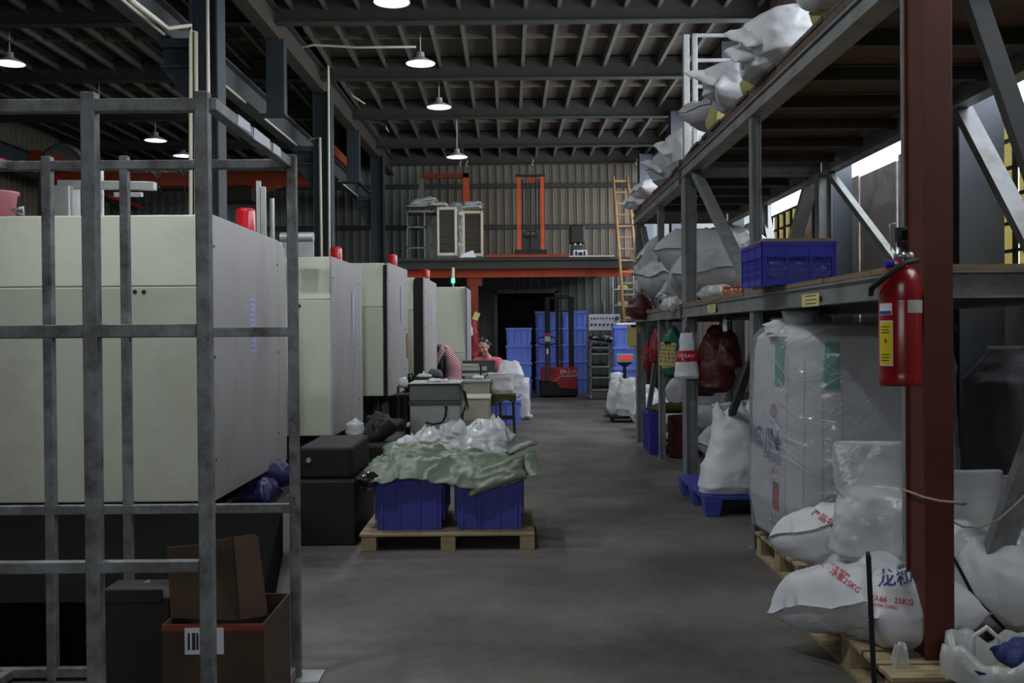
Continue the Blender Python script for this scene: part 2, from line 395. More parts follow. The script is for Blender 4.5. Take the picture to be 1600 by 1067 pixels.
# side wall: boards up to 2.74 m, open daylight strip above, roof edge
wr = tag(MB().box(XR+.12, XR+.2, Y0, Y1+.1, 0, 1.35).build('wall_right', wall_board2), kind='structure')
random.seed(3)
y = 2.2
pieces = []
specs = [(6.9, 7.25, 0), (7.28, 8.05, 2), (8.08, 8.9, 1), (8.93, 9.7, 2), (9.73, 10.6, 0)]
ypos = Y0
WIN = [(5.55, 6.75, 1.45, 2.72), (11.0, 12.4, 1.45, 2.72), (14.6, 15.8, 1.45, 2.72)]
def in_win(a, b): return any(a < w1-.01 and b > w0+.01 for w0, w1, _, _ in WIN)
edges = [Y0]
stops = sorted([w[0] for w in WIN]+[w[1] for w in WIN])
while edges[-1] < Y1-.2:
    nx = edges[-1]+random.choice((.62, .75, .86))
    for s_ in stops:
        if edges[-1] < s_-.01 < nx: nx = s_
    edges.append(min(nx, Y1))
for a, b2 in zip(edges[:-1], edges[1:]):
    if in_win(a, b2):
        continue
    m = random.choice((wall_board, wall_board, wall_board2)) if a > 3 else wall_board
    off = random.uniform(0, .03); top = 2.74+random.uniform(-.02, .03)
    MB().box(XR+off, XR+off+.025, a+.006, b2-.006, 0, top).build('wall_panel', m, wr, bevel=.003)
for w0, w1, z0, z1 in WIN:
    MB().box(XR+.01, XR+.03, w0+.006, w1-.006, 0, z0).build('wall_panel', wall_board, wr)
# a welded bar frame standing proud of one of the boards
b = MB(); b.bar((XR-.02, 6.95, 2.42), (XR-.02, 7.7, 2.42), .02, .02); b.bar((XR-.02, 6.95, 2.47), (XR-.02, 7.7, 2.47), .015, .015); b.bar((XR-.02, 6.95, 1.5), (XR-.02, 6.95, 2.47), .015, .015)
b.build('conduit_loop', wall_board2, wr)
for i, (w0, w1, z0, z1) in enumerate(WIN):
    wi = thing('window_%d' % (i+1), (XR+.06, (w0+w1)/2, z0), kind='structure')
    nY = round((w1-w0)/.30); nZ = 7
    for k in range(nY+1):
        yy = w0+(w1-w0)*k/nY
        MB().bar((XR+.04, yy, z0), (XR+.04, yy, z1), .03, .022).build('window_bar', bar_m, wi)
    for k in range(nZ+1):
        zz = z0+(z1-z0)*k/nZ
        MB().bar((XR+.045, w0, zz), (XR+.045, w1, zz), .03, .02).build('window_bar', bar_m, wi)
    for a in range(nY):
        for k in range(nZ):
            ya, yb = w0+(w1-w0)*a/nY, w0+(w1-w0)*(a+1)/nY; za, zb = z0+(z1-z0)*k/nZ, z0+(z1-z0)*(k+1)/nZ
            MB().box(XR+.06, XR+.066, ya+.01, yb-.01, za+.01, zb-.01).build('pane', window_glass, wi)
# upper side wall above the open strip; its near unseen stretch is closed to block daylight
wu = MB(); wu.box(XR+.05, XR+.15, 1.8, Y1+.1, 4.85, 5.5); wu.box(XR+.05, XR+.15, Y0, 1.8, 2.7, 5.5)
tag(wu.build('wall_right_upper', wall_board), kind='structure')
# steel columns at the side wall
for i, yy in enumerate((6.35, 9.1, 13.2, 17.3, 21.4)):
    t = thing('wall_column', (2.93, yy, 0), ['blue-grey steel column at the side wall nearest the orange post', 'blue-grey steel column behind the empty rack bay above the blue crate', 'blue-grey wall column behind the grey sacks on the far shelf', 'blue-grey wall column beyond the end of the rack', 'blue-grey wall column in the far corner by the trolley'][i], 'column', 'columns along the side wall')
    MB().box(2.82, 3.1, yy-.14, yy-.125, 0, 5.1).build('flange', wallcol, t)
    MB().box(2.82, 3.1, yy+.125, yy+.14, 0, 5.1).build('flange', wallcol, t)
    MB().box(2.955, 2.97, yy-.126, yy+.126, 0, 5.1).build('web', wallcol, t)
    MB().box(2.79, 3.13, yy-.18, yy+.18, 0, .02).build('base_plate', wallcol, t)

# ------------------------------------------------------------ ceiling
ceil = thing('ceiling', (0, 8, ZC), kind='structure')
GY = [-3.9, -1.2, 1.5, 4.1, 6.8, 9.5, 12.2, 14.9, 17.6, 20.3, 22.42]
for gy in GY:
    MB().ibeam((XL, gy, 5.24), (3.22, gy-.02, 5.24), .16, .30, .014).build('girder', girder_m, ceil, bevel=.002)
jx = [-2.62+.405*k for k in range(15)]
jl = [-2.62-.405*k for k in range(1, 16)]
for x in jx+jl:
    MB().chan((x, Y0, 5.335), (x, Y1, 5.335), .05, .16, .006).build('joist', joist_m, ceil)
for g0, g1 in zip(GY[:-1], GY[1:]):
    if g1 > 9: MB().bar((-9, (g0+g1)/2, 5.33), (3.2, (g0+g1)/2-.02, 5.33), .04, .05).build('purlin', joist_m, ceil)
# deck boards above the joists: one per joist bay and girder bay
shared = {}
for g0, g1 in zip(GY[:-1], GY[1:]):
    for x in jx:
        k = round(g1-g0, 3)
        if k not in shared:
            shared[k] = (MB().box(x+.004, x+.401, g0+.004, g1-.004, ZC, ZC+.02).build('deck_board', deckp, ceil), x, g0)
        else:
            s_, sx, sy = shared[k]; c = s_.copy(); COL.objects.link(c); c.parent = ceil; c.location = (x-sx, g0-sy, random.uniform(-.004, .004))
MB().box(XL, -2.6, Y0, Y1, ZC, ZC+.02).build('deck_sheet', mat('shaded_deck', '#2c2a26', .8), ceil)  # shade of the unlit bay put into a darker board colour
MB().box(XL-.3, 3.5, Y0-.2, Y1+3, ZC+.03, ZC+.12).build('roof_slab', girder_m, ceil)
for (px, py) in ((719, 255), (729, 255), (832, 254), (994, 253)):
    p = W(px, py, 22.2); MB().tube([p+Vector((0, 0, .1)), p+Vector((.02, 0, .03)), p+Vector((-.02, 0, -.02)), p+Vector((.02, 0, -.06))], .012, 6).build('hook', galv, ceil)

# ------------------------------------------------------------ column line, main beam, crane runway
def xcol(y): return -3.02+.0187*y
for i, yy in enumerate((4.1, 9.5, 14.9, 20.3)):
    x = xcol(yy)
    t = thing('steel_column', (x, yy, 0), ['dark blue steel column out of the cage, nearest of its line', 'dark blue-grey steel column with cream conduits rising behind the steel cage', 'dark blue steel column with two thin cream conduits behind the second machine', 'dark steel column at the far end of the machine row'][i], 'column', 'columns along the machine row')
    for sx in (-1, 1): MB().box(x+sx*.125-.008, x+sx*.125+.008, yy-.13, yy+.13, 0, 4.93).build('flange', steel_dark, t)
    MB().box(x-.12, x+.12, yy-.006, yy+.006, 0, 4.93).build('web', steel_dark, t)
    MB().box(x-.17, x+.17, yy-.17, yy+.17, 0, .02).build('base_plate', steel_dark, t)
    c = MB(); c.box(x-.42, x-.13, yy-.1, yy+.1, 4.02, 4.1); c.box(x-.42, x-.13, yy-.008, yy+.008, 3.84, 4.03); c.box(x-.42, x-.13, yy-.1, yy+.1, 3.83, 3.85)
    c.add([(x-.42, yy-.05, 3.83), (x-.13, yy-.05, 3.83), (x-.13, yy-.05, 3.45), (x-.42, yy+.05, 3.83), (x-.13, yy+.05, 3.83), (x-.13, yy+.05, 3.45)], [(0, 2, 1), (3, 4, 5), (0, 1, 4, 3), (1, 2, 5, 4), (2, 0, 3, 5)])
    c.build('corbel', steel_dark, t)
mb_ = thing('main_beam', (xcol(12), 12, 4.93), 'long brown-grey steel beam running over the column line', 'beam')
MB().ibeam((xcol(Y0)-.03, Y0, 5.06), (xcol(22.5)-.03, 22.5, 5.06), .17, .36, .014).build('beam_section', mat('beam_brown', '#3e3933', .55, .1, var=.12, scale=3), mb_)
for i, yy in enumerate((6.8, 12.2, 17.6)):
    x = xcol(yy)
    t = thing('runway_hanger', (x-.02, yy, 4.0), ['box hanger of the crane runway out over the cage', 'dark blue box hanger dropping from the main beam, nearer one', 'dark box hanger dropping from the main beam, farther one by the orange crane girder'][i], 'hanger', 'runway hangers')
    MB().box(x-.13, x+.09, yy-.08, yy+.08, 3.98, 4.9).build('hanger_post', steel_dark, t, bevel=.004)
    MB().box(x-.3, x+.1, yy-.1, yy+.1, 3.97, 3.99).build('seat_plate', steel_dark, t)
rx = -3.2
rw = thing('crane_runway', (rx, 12, 4.1), 'dark crane runway beam carried beside the column line', 'crane rail')
MB().ibeam((rx-.25+.0, Y0, 4.26), (rx+.12, 22.3, 4.26), .18, .30, .014).build('runway_beam', mat('runway_grey', '#46494c', .55, .1, var=.12, scale=3), rw)
def rxy(y): return rx-.25+.37*(y-Y0)/28.3
MB().bar((rxy(Y0), Y0, 4.43), (rxy(22.3), 22.3, 4.43), .05, .04).build('rail', steel_grey, rw)
b = MB()
for (a, c) in ((3.5, 9.2), (9.9, 11.9), (12.5, 14.6), (15.3, 17.3), (18, 20)):
    b.tube([(rxy(a)+.10, a, 4.075), (rxy(c)+.10, c, 4.075)], .014, 6)
b.build('conduit', pvc, rw)
lw = thing('crane_runway', (-8.4, 10, 4.1), 'dark runway beam with red conductor bar along the far side wall', 'crane rail')
ORG[lw.name] = Vector((-8.4, 10, 4.1))
MB().ibeam((-8.4, Y0, 4.32), (-8.35, 22.3, 4.32), .2, .4, .02).build('runway_beam', steel_dark, lw)
MB().bar((-8.2, Y0, 4.17), (-8.15, 22.3, 4.17), .035, .06).build('conductor_bar', red_pl, lw)
# orange bridge girder with hoist and festoon cable
cg = thing('crane_girder', (-5.8, 18.2, 4.0), 'orange overhead crane girder spanning the machine bay', 'crane')
MB().box(-8.3, -3.2, 18.1, 18.4, 4.02, 4.28).build('girder_box', orange, cg, bevel=.01)
MB().box(-8.4, -8.1, 17.4, 19.1, 4.36, 4.56).build('end_carriage', orange, cg); MB().box(-3.3, -3.0, 17.4, 19.1, 4.44, 4.6).build('end_carriage', orange, cg)
MB().box(-5.3, -4.6, 18.0, 18.5, 3.72, 4.0).build('hoist', dark_brown, cg, bevel=.02)
MB().hexa([(-5.0, 18.1), (-4.5, 18.1), (-4.5, 18.35), (-5.0, 18.35)], 3.9, [(-5.4, 18.1), (-4.1, 18.1), (-4.1, 18.35), (-5.4, 18.35)], 4.02).build('bracket', orange, cg)
MB().box(-5.35, -5.2, 18.1, 18.3, 3.2, 3.75).build('control_box', orange, cg)
b = MB()
for k in range(3):
    xa = -7.3+k*.5
    b.tube([(xa+.5*t, 18.02, 4.0-.33*(1-(2*t-1)**2)) for t in [i/10 for i in range(11)]], .018, 6)
b.build('festoon_cable', rubber, cg)

# ------------------------------------------------------------ conduits
def pipe(pts, r, label, name='conduit', m=None):
    o = MB().tube(pts, r, 8).build(name, m or pvc); return tag(o, label, 'pipe', 'cream conduits')
yA = 9.33
pipe([W(205, 0, 7.6), W(262, 44, 9.2), W(262, 44, 9.25)+Vector((.22, 0, .02)), W(298, 52, yA), W(298, 330, yA), Vector((W(298, 330, yA).x, yA, .05))], .02, 'cream conduit coming off the runway and down beside the rear column, outer pipe')
pipe([W(280, 48, yA)+Vector((0, 0, .02)), W(306, 50, yA), W(307, 330, yA), Vector((W(308, 330, yA).x, yA, .05))], .02, 'cream conduit running down just inside the outer pipe')
p = W(325, 100, 9.3); pipe([(p.x, 9.3, 5.2), (p.x, 9.3, .05)], .017, 'thin cream conduit on the right flange of the nearest visible column')
yB = 14.72
p = W(500, 215, yB); q = W(480, 219, yB)
pipe([q, p, (p.x+.01, yB, .05)], .02, 'cream conduit dropping from the runway on the second column')
p = W(513, 99, yB); pipe([W(476, 47, 13.4), W(498, 72, 14.0), p, (p.x-.02, yB, .05)], .018, 'cream conduit bending off the lamp cable down the second column')
p = W(462, 76, 13.6); pipe([p, W(490, 70, 13.6), W(560, 74, 13.55), W(650, 73, 13.5)], .016, 'cream cable conduit running out to the nearer high-bay lamp', 'lamp_conduit')
for a, c in (((550, 149), (570, 162)), ((594, 188), (600, 196)), ((603, 199), (607, 206))):
    pa, pc = W(*a, 16.5 if a[0] < 580 else 19), W(*c, 16.8 if a[0] < 580 else 19.3)
    b = MB().tube([pa, pc], .012, 6); b.cyl(pa, (pa.x, pa.y, 5.3), .006, n=5); tag(b.build('cable_hook', pvc), {550: 'slanting cream cable hanger under the ceiling nearest the lamps', 594: 'first of two tiny cream cable hangers far along the ceiling', 603: 'farther of two tiny cream cable hangers under the ceiling'}[a[0]], 'clip', 'cable clips')

# ------------------------------------------------------------ lamps
def lamp(loc, label, power, first=[None]):
    loc = Vector(loc)
    t = thing('high_bay_lamp', loc, label, 'lamp', 'high-bay lamps')
    MB().lathe(loc, [(.032, .16), (.05, .155), (.055, .09), (.085, .075), (.20, .012), (.202, 0), (.195, .004), (.08, .066), (.03, .07)], 28).build('lamp_shade', lamp_dark, t)
    MB().lathe(loc, [(.193, .0035), (.08, .06), (.01, .064)], 28).build('reflector', lamp_white, t)
    MB().lathe(loc, [(.001, -.012), (.035, 0), (.045, .03), (.03, .06), (.001, .062)], 14).build('bulb', bulb_m, t)
    MB().cyl(loc+Vector((0, 0, .15)), (loc.x, loc.y, 5.40), .008, n=6).build('suspension_rod', lamp_dark, t)
    l = bpy.data.lights.new('lamp_light', 'SPOT'); l.energy = power; l.spot_size = 2.7; l.spot_blend = .6; l.color = (.92, .96, 1.0); l.shadow_soft_size = .08
    o = bpy.data.objects.new('lamp_light', l); COL.objects.link(o); o.parent = t; o.location = (0, 0, -.02)
    return t
for (px, py, Y, lb) in ((612, -4, 10.9, 'white high-bay lamp hanging nearest above the aisle, half out of view'),
                        (657, 92, 13.5, 'brightest high-bay lamp over the aisle joined to the cream conduit'),
                        (686, 160, 16.1, 'high-bay lamp over the aisle behind the brightest one'),
                        (714, 238, 18.6, 'farthest high-bay lamp in front of the back wall')):
    lamp(W(px, py+8, Y), lb, LAMP if Y < 19 else LAMP*1.6)
lamp((-1.38, 8.2, 5.03), 'high-bay lamp over the aisle above the second machine', LAMP*1.1)
lamp((-1.42, 5.4, 5.03), 'high-bay lamp over the aisle above the bin pallet', LAMP*1.7)
lamp((-1.45, 3.15, 5.03), 'high-bay lamp over the aisle above the steel cage', LAMP*2.5)
lamp((-3.2, 5.62, 5.03), 'high-bay lamp above the front of the nearest machine', LAMP*2.2)
for (px, py, Y, lb) in ((15, 96, 13.4, 'large lit lamp over the machine bay above the cage rail'),
                        (243, 216, 18.3, 'lit lamp in the machine bay between the two cage uprights'),
                        (286, 240, 20.6, 'small lit lamp in the machine bay close by the conduits'),
                        (155, 169, 16.0, 'lit lamp in the machine bay mostly hidden behind the cage top rail')):
    lamp(W(px, py+4, Y), lb, LAMP*.5)
# ============================================================ STEEL CAGE (nearest, on the machine side)
cage = thing('steel_cage', (-1.1, 3.28, 0), 'tall open cage welded from grey square steel tube', 'cage')
YF, YR = 2.79, 3.77
def P(x, y, w=.04, z1=1.98): MB().box(x-w/2, x+w/2, y-w/2, y+w/2, 0, z1).build('post', steel_cage, cage, bevel=.003)
for x, w in ((-1.165, .04), (-.85, .038), (-1.9, .04)): P(x, YF, w)
for x, w in ((-1.737, .036), (-1.446, .032), (-.815, .036), (-2.1, .036)): P(x, YR, w)
def RL(x0, x1, y, z, h=.034): MB().box(x0, x1, y-.017, y+.017, z-h/2, z+h/2).build('rail', steel_cage, cage, bevel=.003)
RL(-1.92, -.83, YF, 1.943, .036); RL(-1.92, -.87, YF, 1.315, .036); RL(-1.92, -.87, YF, .655, .032); RL(-1.92, -.83, YF, .05)
RL(-2.12, -.80, YR, 1.945); RL(-2.12, -.80, YR, 1.312, .036); RL(-2.12, -.80, YR, .645, .034); RL(-2.12, -.80, YR, .03)
for x in (-.83, -1.9):
    MB().box(x-.018, x+.018, YF, YR, 1.93, 1.965).build('side_rail', steel_cage, cage, bevel=.003)
    MB().box(x-.018, x+.018, YF, YR, .01, .045).build('side_rail', steel_cage, cage, bevel=.003)
MB().box(-.84, -.72, 3.70, 3.84, 0, .006).build('foot_plate', galv, cage)
for ya, yb, za, zb in ((3.0, 3.16, 1.934, 1.967), (3.19, 3.42, 1.928, 1.967), (3.45, 3.58, 1.932, 1.967)):
    MB().add([(-.8105, ya, za), (-.8105, yb, za+.006), (-.8105, yb-.01, zb), (-.8105, ya+.012, zb), (-.849, ya, zb+.0005), (-.849, yb, zb+.0005), (-.8105, yb-.01, zb+.0005), (-.8105, ya+.012, zb+.0005)], [(0, 1, 2, 3), (4, 7, 6, 5)]).build('torn_tape', white_pap, cage)

# cardboard boxes in the cage
def rbox(x0, x1, y0, y1, z0, z1, t=.006, lean=0.):
    b = MB(); b.box(x0, x1, y0, y0+t, z0, z1); b.box(x0, x1, y1-t, y1, z0, z1); b.box(x0, x0+t, y0+t, y1-t, z0, z1); b.box(x1-t, x1, y0+t, y1-t, z0, z1); b.box(x0+t, x1-t, y0+t, y1-t, z0, z0+t); return b
t = thing('cardboard_box', (-.96, 3.4, .0), 'open brown cardboard carton standing in the cage with a white printed label', 'box')
rbox(-1.13, -.80, 3.22, 3.6, .0, .365).build('carton', card, t)
MB().box(-1.13, -.80, 3.215, 3.219, .345, .363).build('tape', orange, t)
MB().box(-1.055, -.93, 3.212, 3.218, .27, .355).build('label', white_pap, t)
b = MB()
for k in range(7): b.box(-1.045+.014*k, -1.038+.014*k+.004*(k % 2), 3.2105, 3.2115, .285, .34)
b.build('barcode', ink, t)
t = thing('folded_carton', (-.98, 3.42, .2), 'crumpled upright brown carton sheets stuffed into the open box', 'box'); t.name = 'cardboard_box'; ORG[t.name] = Vector((-.98, 3.42, .2))
def slab(pts, th, m, name, parent):
    b = MB(); n = len(pts); v = [Vector(p) for p in pts]; nr = (v[1]-v[0]).cross(v[2]-v[0]).normalized()*th
    b.add(v+[q+nr for q in v], [tuple(range(n-1, -1, -1)), tuple(range(n, 2*n))]+[(i, (i+1) % n, (i+1) % n+n, i+n) for i in range(n)]); return b.build(name, m, parent)
slab([W(268, 965, 3.3), W(372, 968, 3.3), W(362, 838, 3.32), W(312, 850, 3.33), W(262, 855, 3.33)], .008, card, 'front_flap', t)
slab([W(372, 968, 3.3), W(416, 962, 3.45), W(400, 836, 3.45), W(362, 838, 3.32)], .008, card, 'side_flap', t)
slab([W(300, 960, 3.5), W(416, 960, 3.5), W(398, 834, 3.5), W(318, 846, 3.5)], .008, card, 'back_flap', t)
b = MB().box(-1.42, -1.15, 3.35, 3.6, 0, .42); b.box(-1.40, -1.17, 3.34, 3.352, .4, .45); tag(b.build('wooden_crate', dark_brown, bevel=.006), 'dark crate standing behind the carton inside the cage', 'crate')
tag(slab([W(222, 928, 3.55), W(235, 928, 3.55), W(234, 905, 3.55), W(224, 910, 3.55)], .004, white_pap, 'paper_scrap', None), 'scrap of white paper sticking out above the dark crate', 'paper')

# ============================================================ MOULDING MACHINES
def machine(i, xn, yn, xf, yf, xl, z0, z1, zf, label, beacon, gap=0., lab=None, slope=0., bz=0.):
    """xn,yn / xf,yf: near and far lower corner on the aisle side; xl: far left extent"""
    t = thing('moulding_machine', ((xn+xl)/2, (yn+yf)/2, 0), label, 'machine', 'moulding machines in a row')
    b = MB(); fr = [(xl, yn), (xn-gap-.02, yn), (xf-gap-.02, yf), (xl, yf)]
    b.hexa(fr, z0, fr, zf)
    up = [(xl, yn+.09), (xn-gap-.02, yn+.09), (xf-gap-.02, yf), (xl, yf)]
    b.hexa(fr, zf+.002, up, z1)
    b.build('guard_body', cream, t, bevel=.008)
    # side door slab on the aisle side (two leaves with a seam)
    ys = yf-(yf-yn)*.13
    def sx(y): return xn+(xf-xn)*(y-yn)/(yf-yn)
    def leaf(ya, yb, za, zb, za2=None, zb2=None):
        za2 = za if za2 is None else za2; zb2 = zb if zb2 is None else zb2
        v = [(sx(ya)-.022, ya, za), (sx(ya), ya, za), (sx(yb), yb, za2), (sx(yb)-.022, yb, za2), (sx(ya)-.022, ya, zb), (sx(ya), ya, zb), (sx(yb), yb, zb2), (sx(yb)-.022, yb, zb2)]
        return MB().add(v, [(3, 2, 1, 0), (4, 5, 6, 7), (0, 1, 5, 4), (1, 2, 6, 5), (2, 3, 7, 6), (3, 0, 4, 7)])
    door = leaf(yn+(0 if gap else .004), ys-.004, z0, z1-.005).build('side_door', cream_side, t, bevel=.004)
    leaf(ys+.004, yf, z0, z1-.005, None, z1-.005-slope).build('rear_post', cream_side, t, bevel=.004)
    b = MB()
    for zz in (z0+.25, (z0+z1)/2, z1-.2):
        for yy in (yn+.05, ys-.03): b.cyl((sx(yy)-.001, yy, zz), (sx(yy)+.005, yy, zz), .008, n=8)
    b.build('bolt_heads', ink, door)
    if lab:
        ya, za, zb = lab
        MB().box(sx(ya)+.001, sx(ya)+.004, ya-.07, ya+.07, za, zb).build('paper_label', paper_violet, t)
        b = MB()
        for k in range(10): b.box(sx(ya)+.0042, sx(ya)+.005, ya-.05, ya+.04-.02*(k % 3), za+.03+(zb-za-.06)*k/9, za+.035+(zb-za-.06)*k/9)
        b.build('label_print', blue_ink, t)
    if gap:
        MB().box(xn-gap-.015, xn-.026, yn+.05, yn+.07, z0, z1-.02).build('gap_shade_sheet', black_m, t)  # black sheet added for the shade inside the open door gap
    # dark frame and bed below
    b = MB(); b.box(xl+.05, xn-.28, yn+.15, yf-.1, 0, z0-.002); b.box(xl+.4, xn-.12, yn+.3, yf-.3, .0, z0-.12)
    b.build('machine_bed', black_m, t, bevel=.01)
    for yy in (yn+.25, yf-.25): MB().cyl((xn-.2, yy, 0), (xn-.2, yy, z0-.01), .05, n=12).build('levelling_foot', black_m, t)
    bx, by, br, bh = beacon
    base = MB().cyl((bx, by, z1-.01), (bx, by, z1+.02+bz), br*.9, n=18); base.build('beacon_base', galv, t)
    MB().lathe((bx, by, z1+.02+bz), [(br, 0), (br, bh*.86), (br*.93, bh*.95), (br*.7, bh), (.001, bh)], 24).build('warning_beacon', red_pl, t)
    return t
m1 = machine(0, -1.80, 6.05, -1.80, 8.05, -4.6, .29, 2.045, 1.60, 'large cream moulding machine nearest, behind the steel cage', (-1.93, 7.35, .07, .17), lab=(7.0, 1.18, 1.56), slope=.05)
b = MB(); 
for px in (210, 224): p = W(px, 456, 6.04); MB().cyl((p.x, 6.046, p.z), (p.x, 6.056, p.z), .013, n=14).build('vent_hole', ink, m1)

m2 = machine(1, -1.61, 9.1, -1.56, 10.62, -4.6, .375, 2.02, 1.62, 'cream moulding machine second in the row, sticking out beyond the cage', (-1.75, 10.15, .06, .15), lab=(10.1, 1.32, 1.72))
b = MB(); p = W(467, 478, 9.09); b.cyl((p.x, 9.092, p.z), (p.x, 9.105, p.z), .017, n=14); b.build('vent_hole', ink, m2)
m3 = machine(2, -1.315, 10.95, -1.235, 12.2, -4.6, .62, 2.09, 1.60, 'cream moulding machine third in the row with its side door ajar', (-1.36, 11.75, .054, .13), gap=.05, lab=(11.75, 1.43, 1.86))
m4 = machine(3, -1.06, 12.6, -1.025, 14.2, -4.6, .75, 2.02, 1.6, 'cream moulding machine fourth in the row beside the woman in stripes', (-1.1, 13.35, .05, .12), gap=.13, lab=(13.5, 1.4, 1.8))
m5 = machine(4, -.655, 15.5, -.64, 17.0, -3.2, .1, 2.03, 1.0, 'cream cabinet machine last in the row behind the seated woman', (-2.2, 16.6, .05, .12))
MB().box(-.657, -.648, 15.49, 15.53, .3, 2.02).build('violet_edge', blue_ink, m5)
b = thing('signal_tower', W(708, 440, 16.3), 'thin signal tower with a green glowing light on the last machine', 'signal light')
p = W(708, 447, 16.3); MB().cyl((p.x, 16.3, 2.03), (p.x, 16.3, 2.13), .012).build('stalk', galv, b)
MB().cyl((p.x, 16.3, 2.13), (p.x, 16.3, 2.2), .03).build('green_light', green_glow, b); MB().cyl((p.x, 16.3, 2.2), (p.x, 16.3, 2.38), .025).build('clear_segment', clearbag, b)
# rust streaks and latch on third machine
p = W(636, 540, 12.1); MB().obox((p.x, 12.1, p.z), (.02, .08, .3)).build('latch', bamboo, m3)

# robot arm, hose, bucket above first machine
t = thing('take_out_robot', (-3.1, 7.4, 2.045), 'white take-out robot arm lying across the top of the nearest machine', 'robot')
a0, a1 = W(92, 288, 7.4), W(243, 291, 7.4)
MB().bar(a0, a1, .07, .06).build('arm', galv, t, bevel=.005)
MB().box(a0.x-.05, a0.x+.12, 7.3, 7.5, 2.045, a0.z-.02).build('arm_stand', galv, t, bevel=.01)
MB().cyl((a0.x+.2, 7.38, 2.045), (a0.x+.2, 7.38, 2.18), .05).build('cylinder', galv, t)
MB().bar((a1.x-.3, 7.4, a1.z-.06), (a1.x-.1, 7.4, a1.z-.06), .05, .03).build('gripper', galv, t)
pA, pB = W(64, 262, 7.4), W(131, 262, 7.4); c0 = (pA+pB)/2; r0 = (pB-pA).length/2
MB().tube([Vector((pA.x, 7.4, 2.045))]+[c0+Vector((-r0*math.cos(PI*k/14), 0, r0*.85*math.sin(PI*k/14)*1.15)) for k in range(15)]+[Vector((pB.x, 7.4, 2.1))], .025, 10).build('hose_arc', rubber, t)
b = MB()
p = W(230, 268, 7.6)
for k, (dx, dz) in enumerate(((0, 0), (.2, .02))):
    b.tube([p+Vector((dx+.03*math.sin(q*.9)+.02*q, 0, dz+.02-.075*math.sin(q*.45))) for q in range(8)], .012, 6)
b.build('loose_hose', rubber, t)
MB().cyl((W(158, 300, 7.5).x, 7.5, 2.045), (W(158, 300, 7.5).x, 7.5, 2.6), .02).build('riser_pipe', galv, t)
p = W(-4, 325, 6.6); t = thing('bucket', (p.x, 6.6, 2.045), 'dusky pink plastic tub on top of the nearest machine', 'bucket')
MB().lathe((p.x, 6.6, 2.045), [(.001, 0), (.1, 0), (.12, .19), (.135, .2), (.135, .215), (.115, .213), (.095, .01), (.001, .01)], 26).build('tub', pinkbucket, t)
b = MB(); b.tube([(p.x+.12, 6.56, 2.13), (p.x+.19, 6.56, 2.15), (p.x+.19, 6.56, 2.11), (p.x+.14, 6.56, 2.12)], .012, 6); b.build('tap', galv, t)
# uprights on the first machine's far edge
t = thing('robot_mast', (-2.05, 7.9, 2.0), 'pale metal robot mast with small cylinder between the first and second machines', 'robot')
for px, y0, y1_ in ((404, 283, 350), (412, 292, 350)):
    p = W(px, y0, 7.9); MB().box(p.x-.015, p.x+.015, 7.88, 7.92, 2.0, p.z).build('mast', galv, t)
p = W(425, 310, 7.9); MB().cyl((p.x, 7.9, 2.0), (p.x, 7.9, p.z), .018).build('air_cylinder', stainless, t)
p = W(430, 362, 8.6); q = W(490, 369, 8.8); MB().cyl((p.x, 8.8, 2.16), (q.x, 8.8, 2.16), .045).build('cross_cylinder', galv, t)
MB().box(p.x, q.x, 8.78, 8.82, 1.99, 2.12).build('cross_stand', galv, t)

tag(MB().hexa([(-2.35, 3.86), (-.97, 3.86), (-1.36, 5.95), (-3.6, 5.95)], 0, [(-2.35, 3.86), (-.97, 3.86), (-1.36, 5.95), (-3.6, 5.95)], .27).build('darkening_block', mat('darkening_black', '#050505', .95, spec=.1)), 'added low black block darkening the floor before the nearest machine', 'platform')  # black block added to darken the floor behind the cage
# dark units below and beside the machines
t = thing('oil_cooler', (-1.22, 6.6, 0), 'dark brown sheet-metal cabinet standing between cage and pallet', 'cabinet')
MB().box(-1.33, -.955, 6.12, 7.0, .0, .40).build('cabinet_lower', dark_brown, t, bevel=.01)
MB().box(-1.32, -.98, 6.2, 6.95, .40, .60).build('cabinet_upper', black_m, t, bevel=.02)
MB().cyl((-1.25, 6.2, .52), (-1.25, 6.18, .52), .015).build('gauge', galv, t)
t = thing('grinder', (-1.1, 8.8, 0), 'dark brown machine block with rounded lid behind the dark cabinet', 'machine')
MB().box(-1.45, -.93, 8.0, 9.0, 0, .42).build('body', dark_brown, t, bevel=.03)
MB().box(-1.3, -.98, 9.1, 9.5, 0, .50).build('rear_body', black_m, t, bevel=.03)
tag(sack('rag', dark_brown, (-1.10, 8.25, .50), (.35, .3, .16), (0.3, -.5, .3), 4, wr=.05, n=20), 'bunched brown cloth lying over the dark machine block', 'cloth')
tag(blob('cloudy_bag', clearbag, W(556, 672, 8.15), [(-.08, .04, .05, 2), (-.02, .07, .08, 2), (.06, .06, .06, 2), (.1, .01, .01, 2)], 8, wr=.03, f=9, nz=16, na=20), 'small crumpled plastic film under the second machine', 'bag')
for k, (px, yy) in enumerate(((405, 7.2), (432, 7.6))):
    p = W(px, 790, yy); tag(sack('violet_bag', mat('violet_film', '#1d1850', .4, var=.3, bump=.4, bscale=20), (p.x-.05, yy, .13+.09*k), (.36, .4, .2), (0, 0, .4*k), 11+k, wr=.04, n=20), ['violet plastic bag in the shadow under the nearest machine', 'upper violet plastic bag in the shadow under the nearest machine'][k], 'bag')
tag(MB().tube([W(447, 792, 6.3), W(445, 805, 6.3), W(438, 822, 6.3)]+[Vector((W(438, 822, 6.3).x-.02, 6.4, .02))], .004, 6).build('wire', white_pap), 'thin white wire dangling behind the cage corner', 'wire')

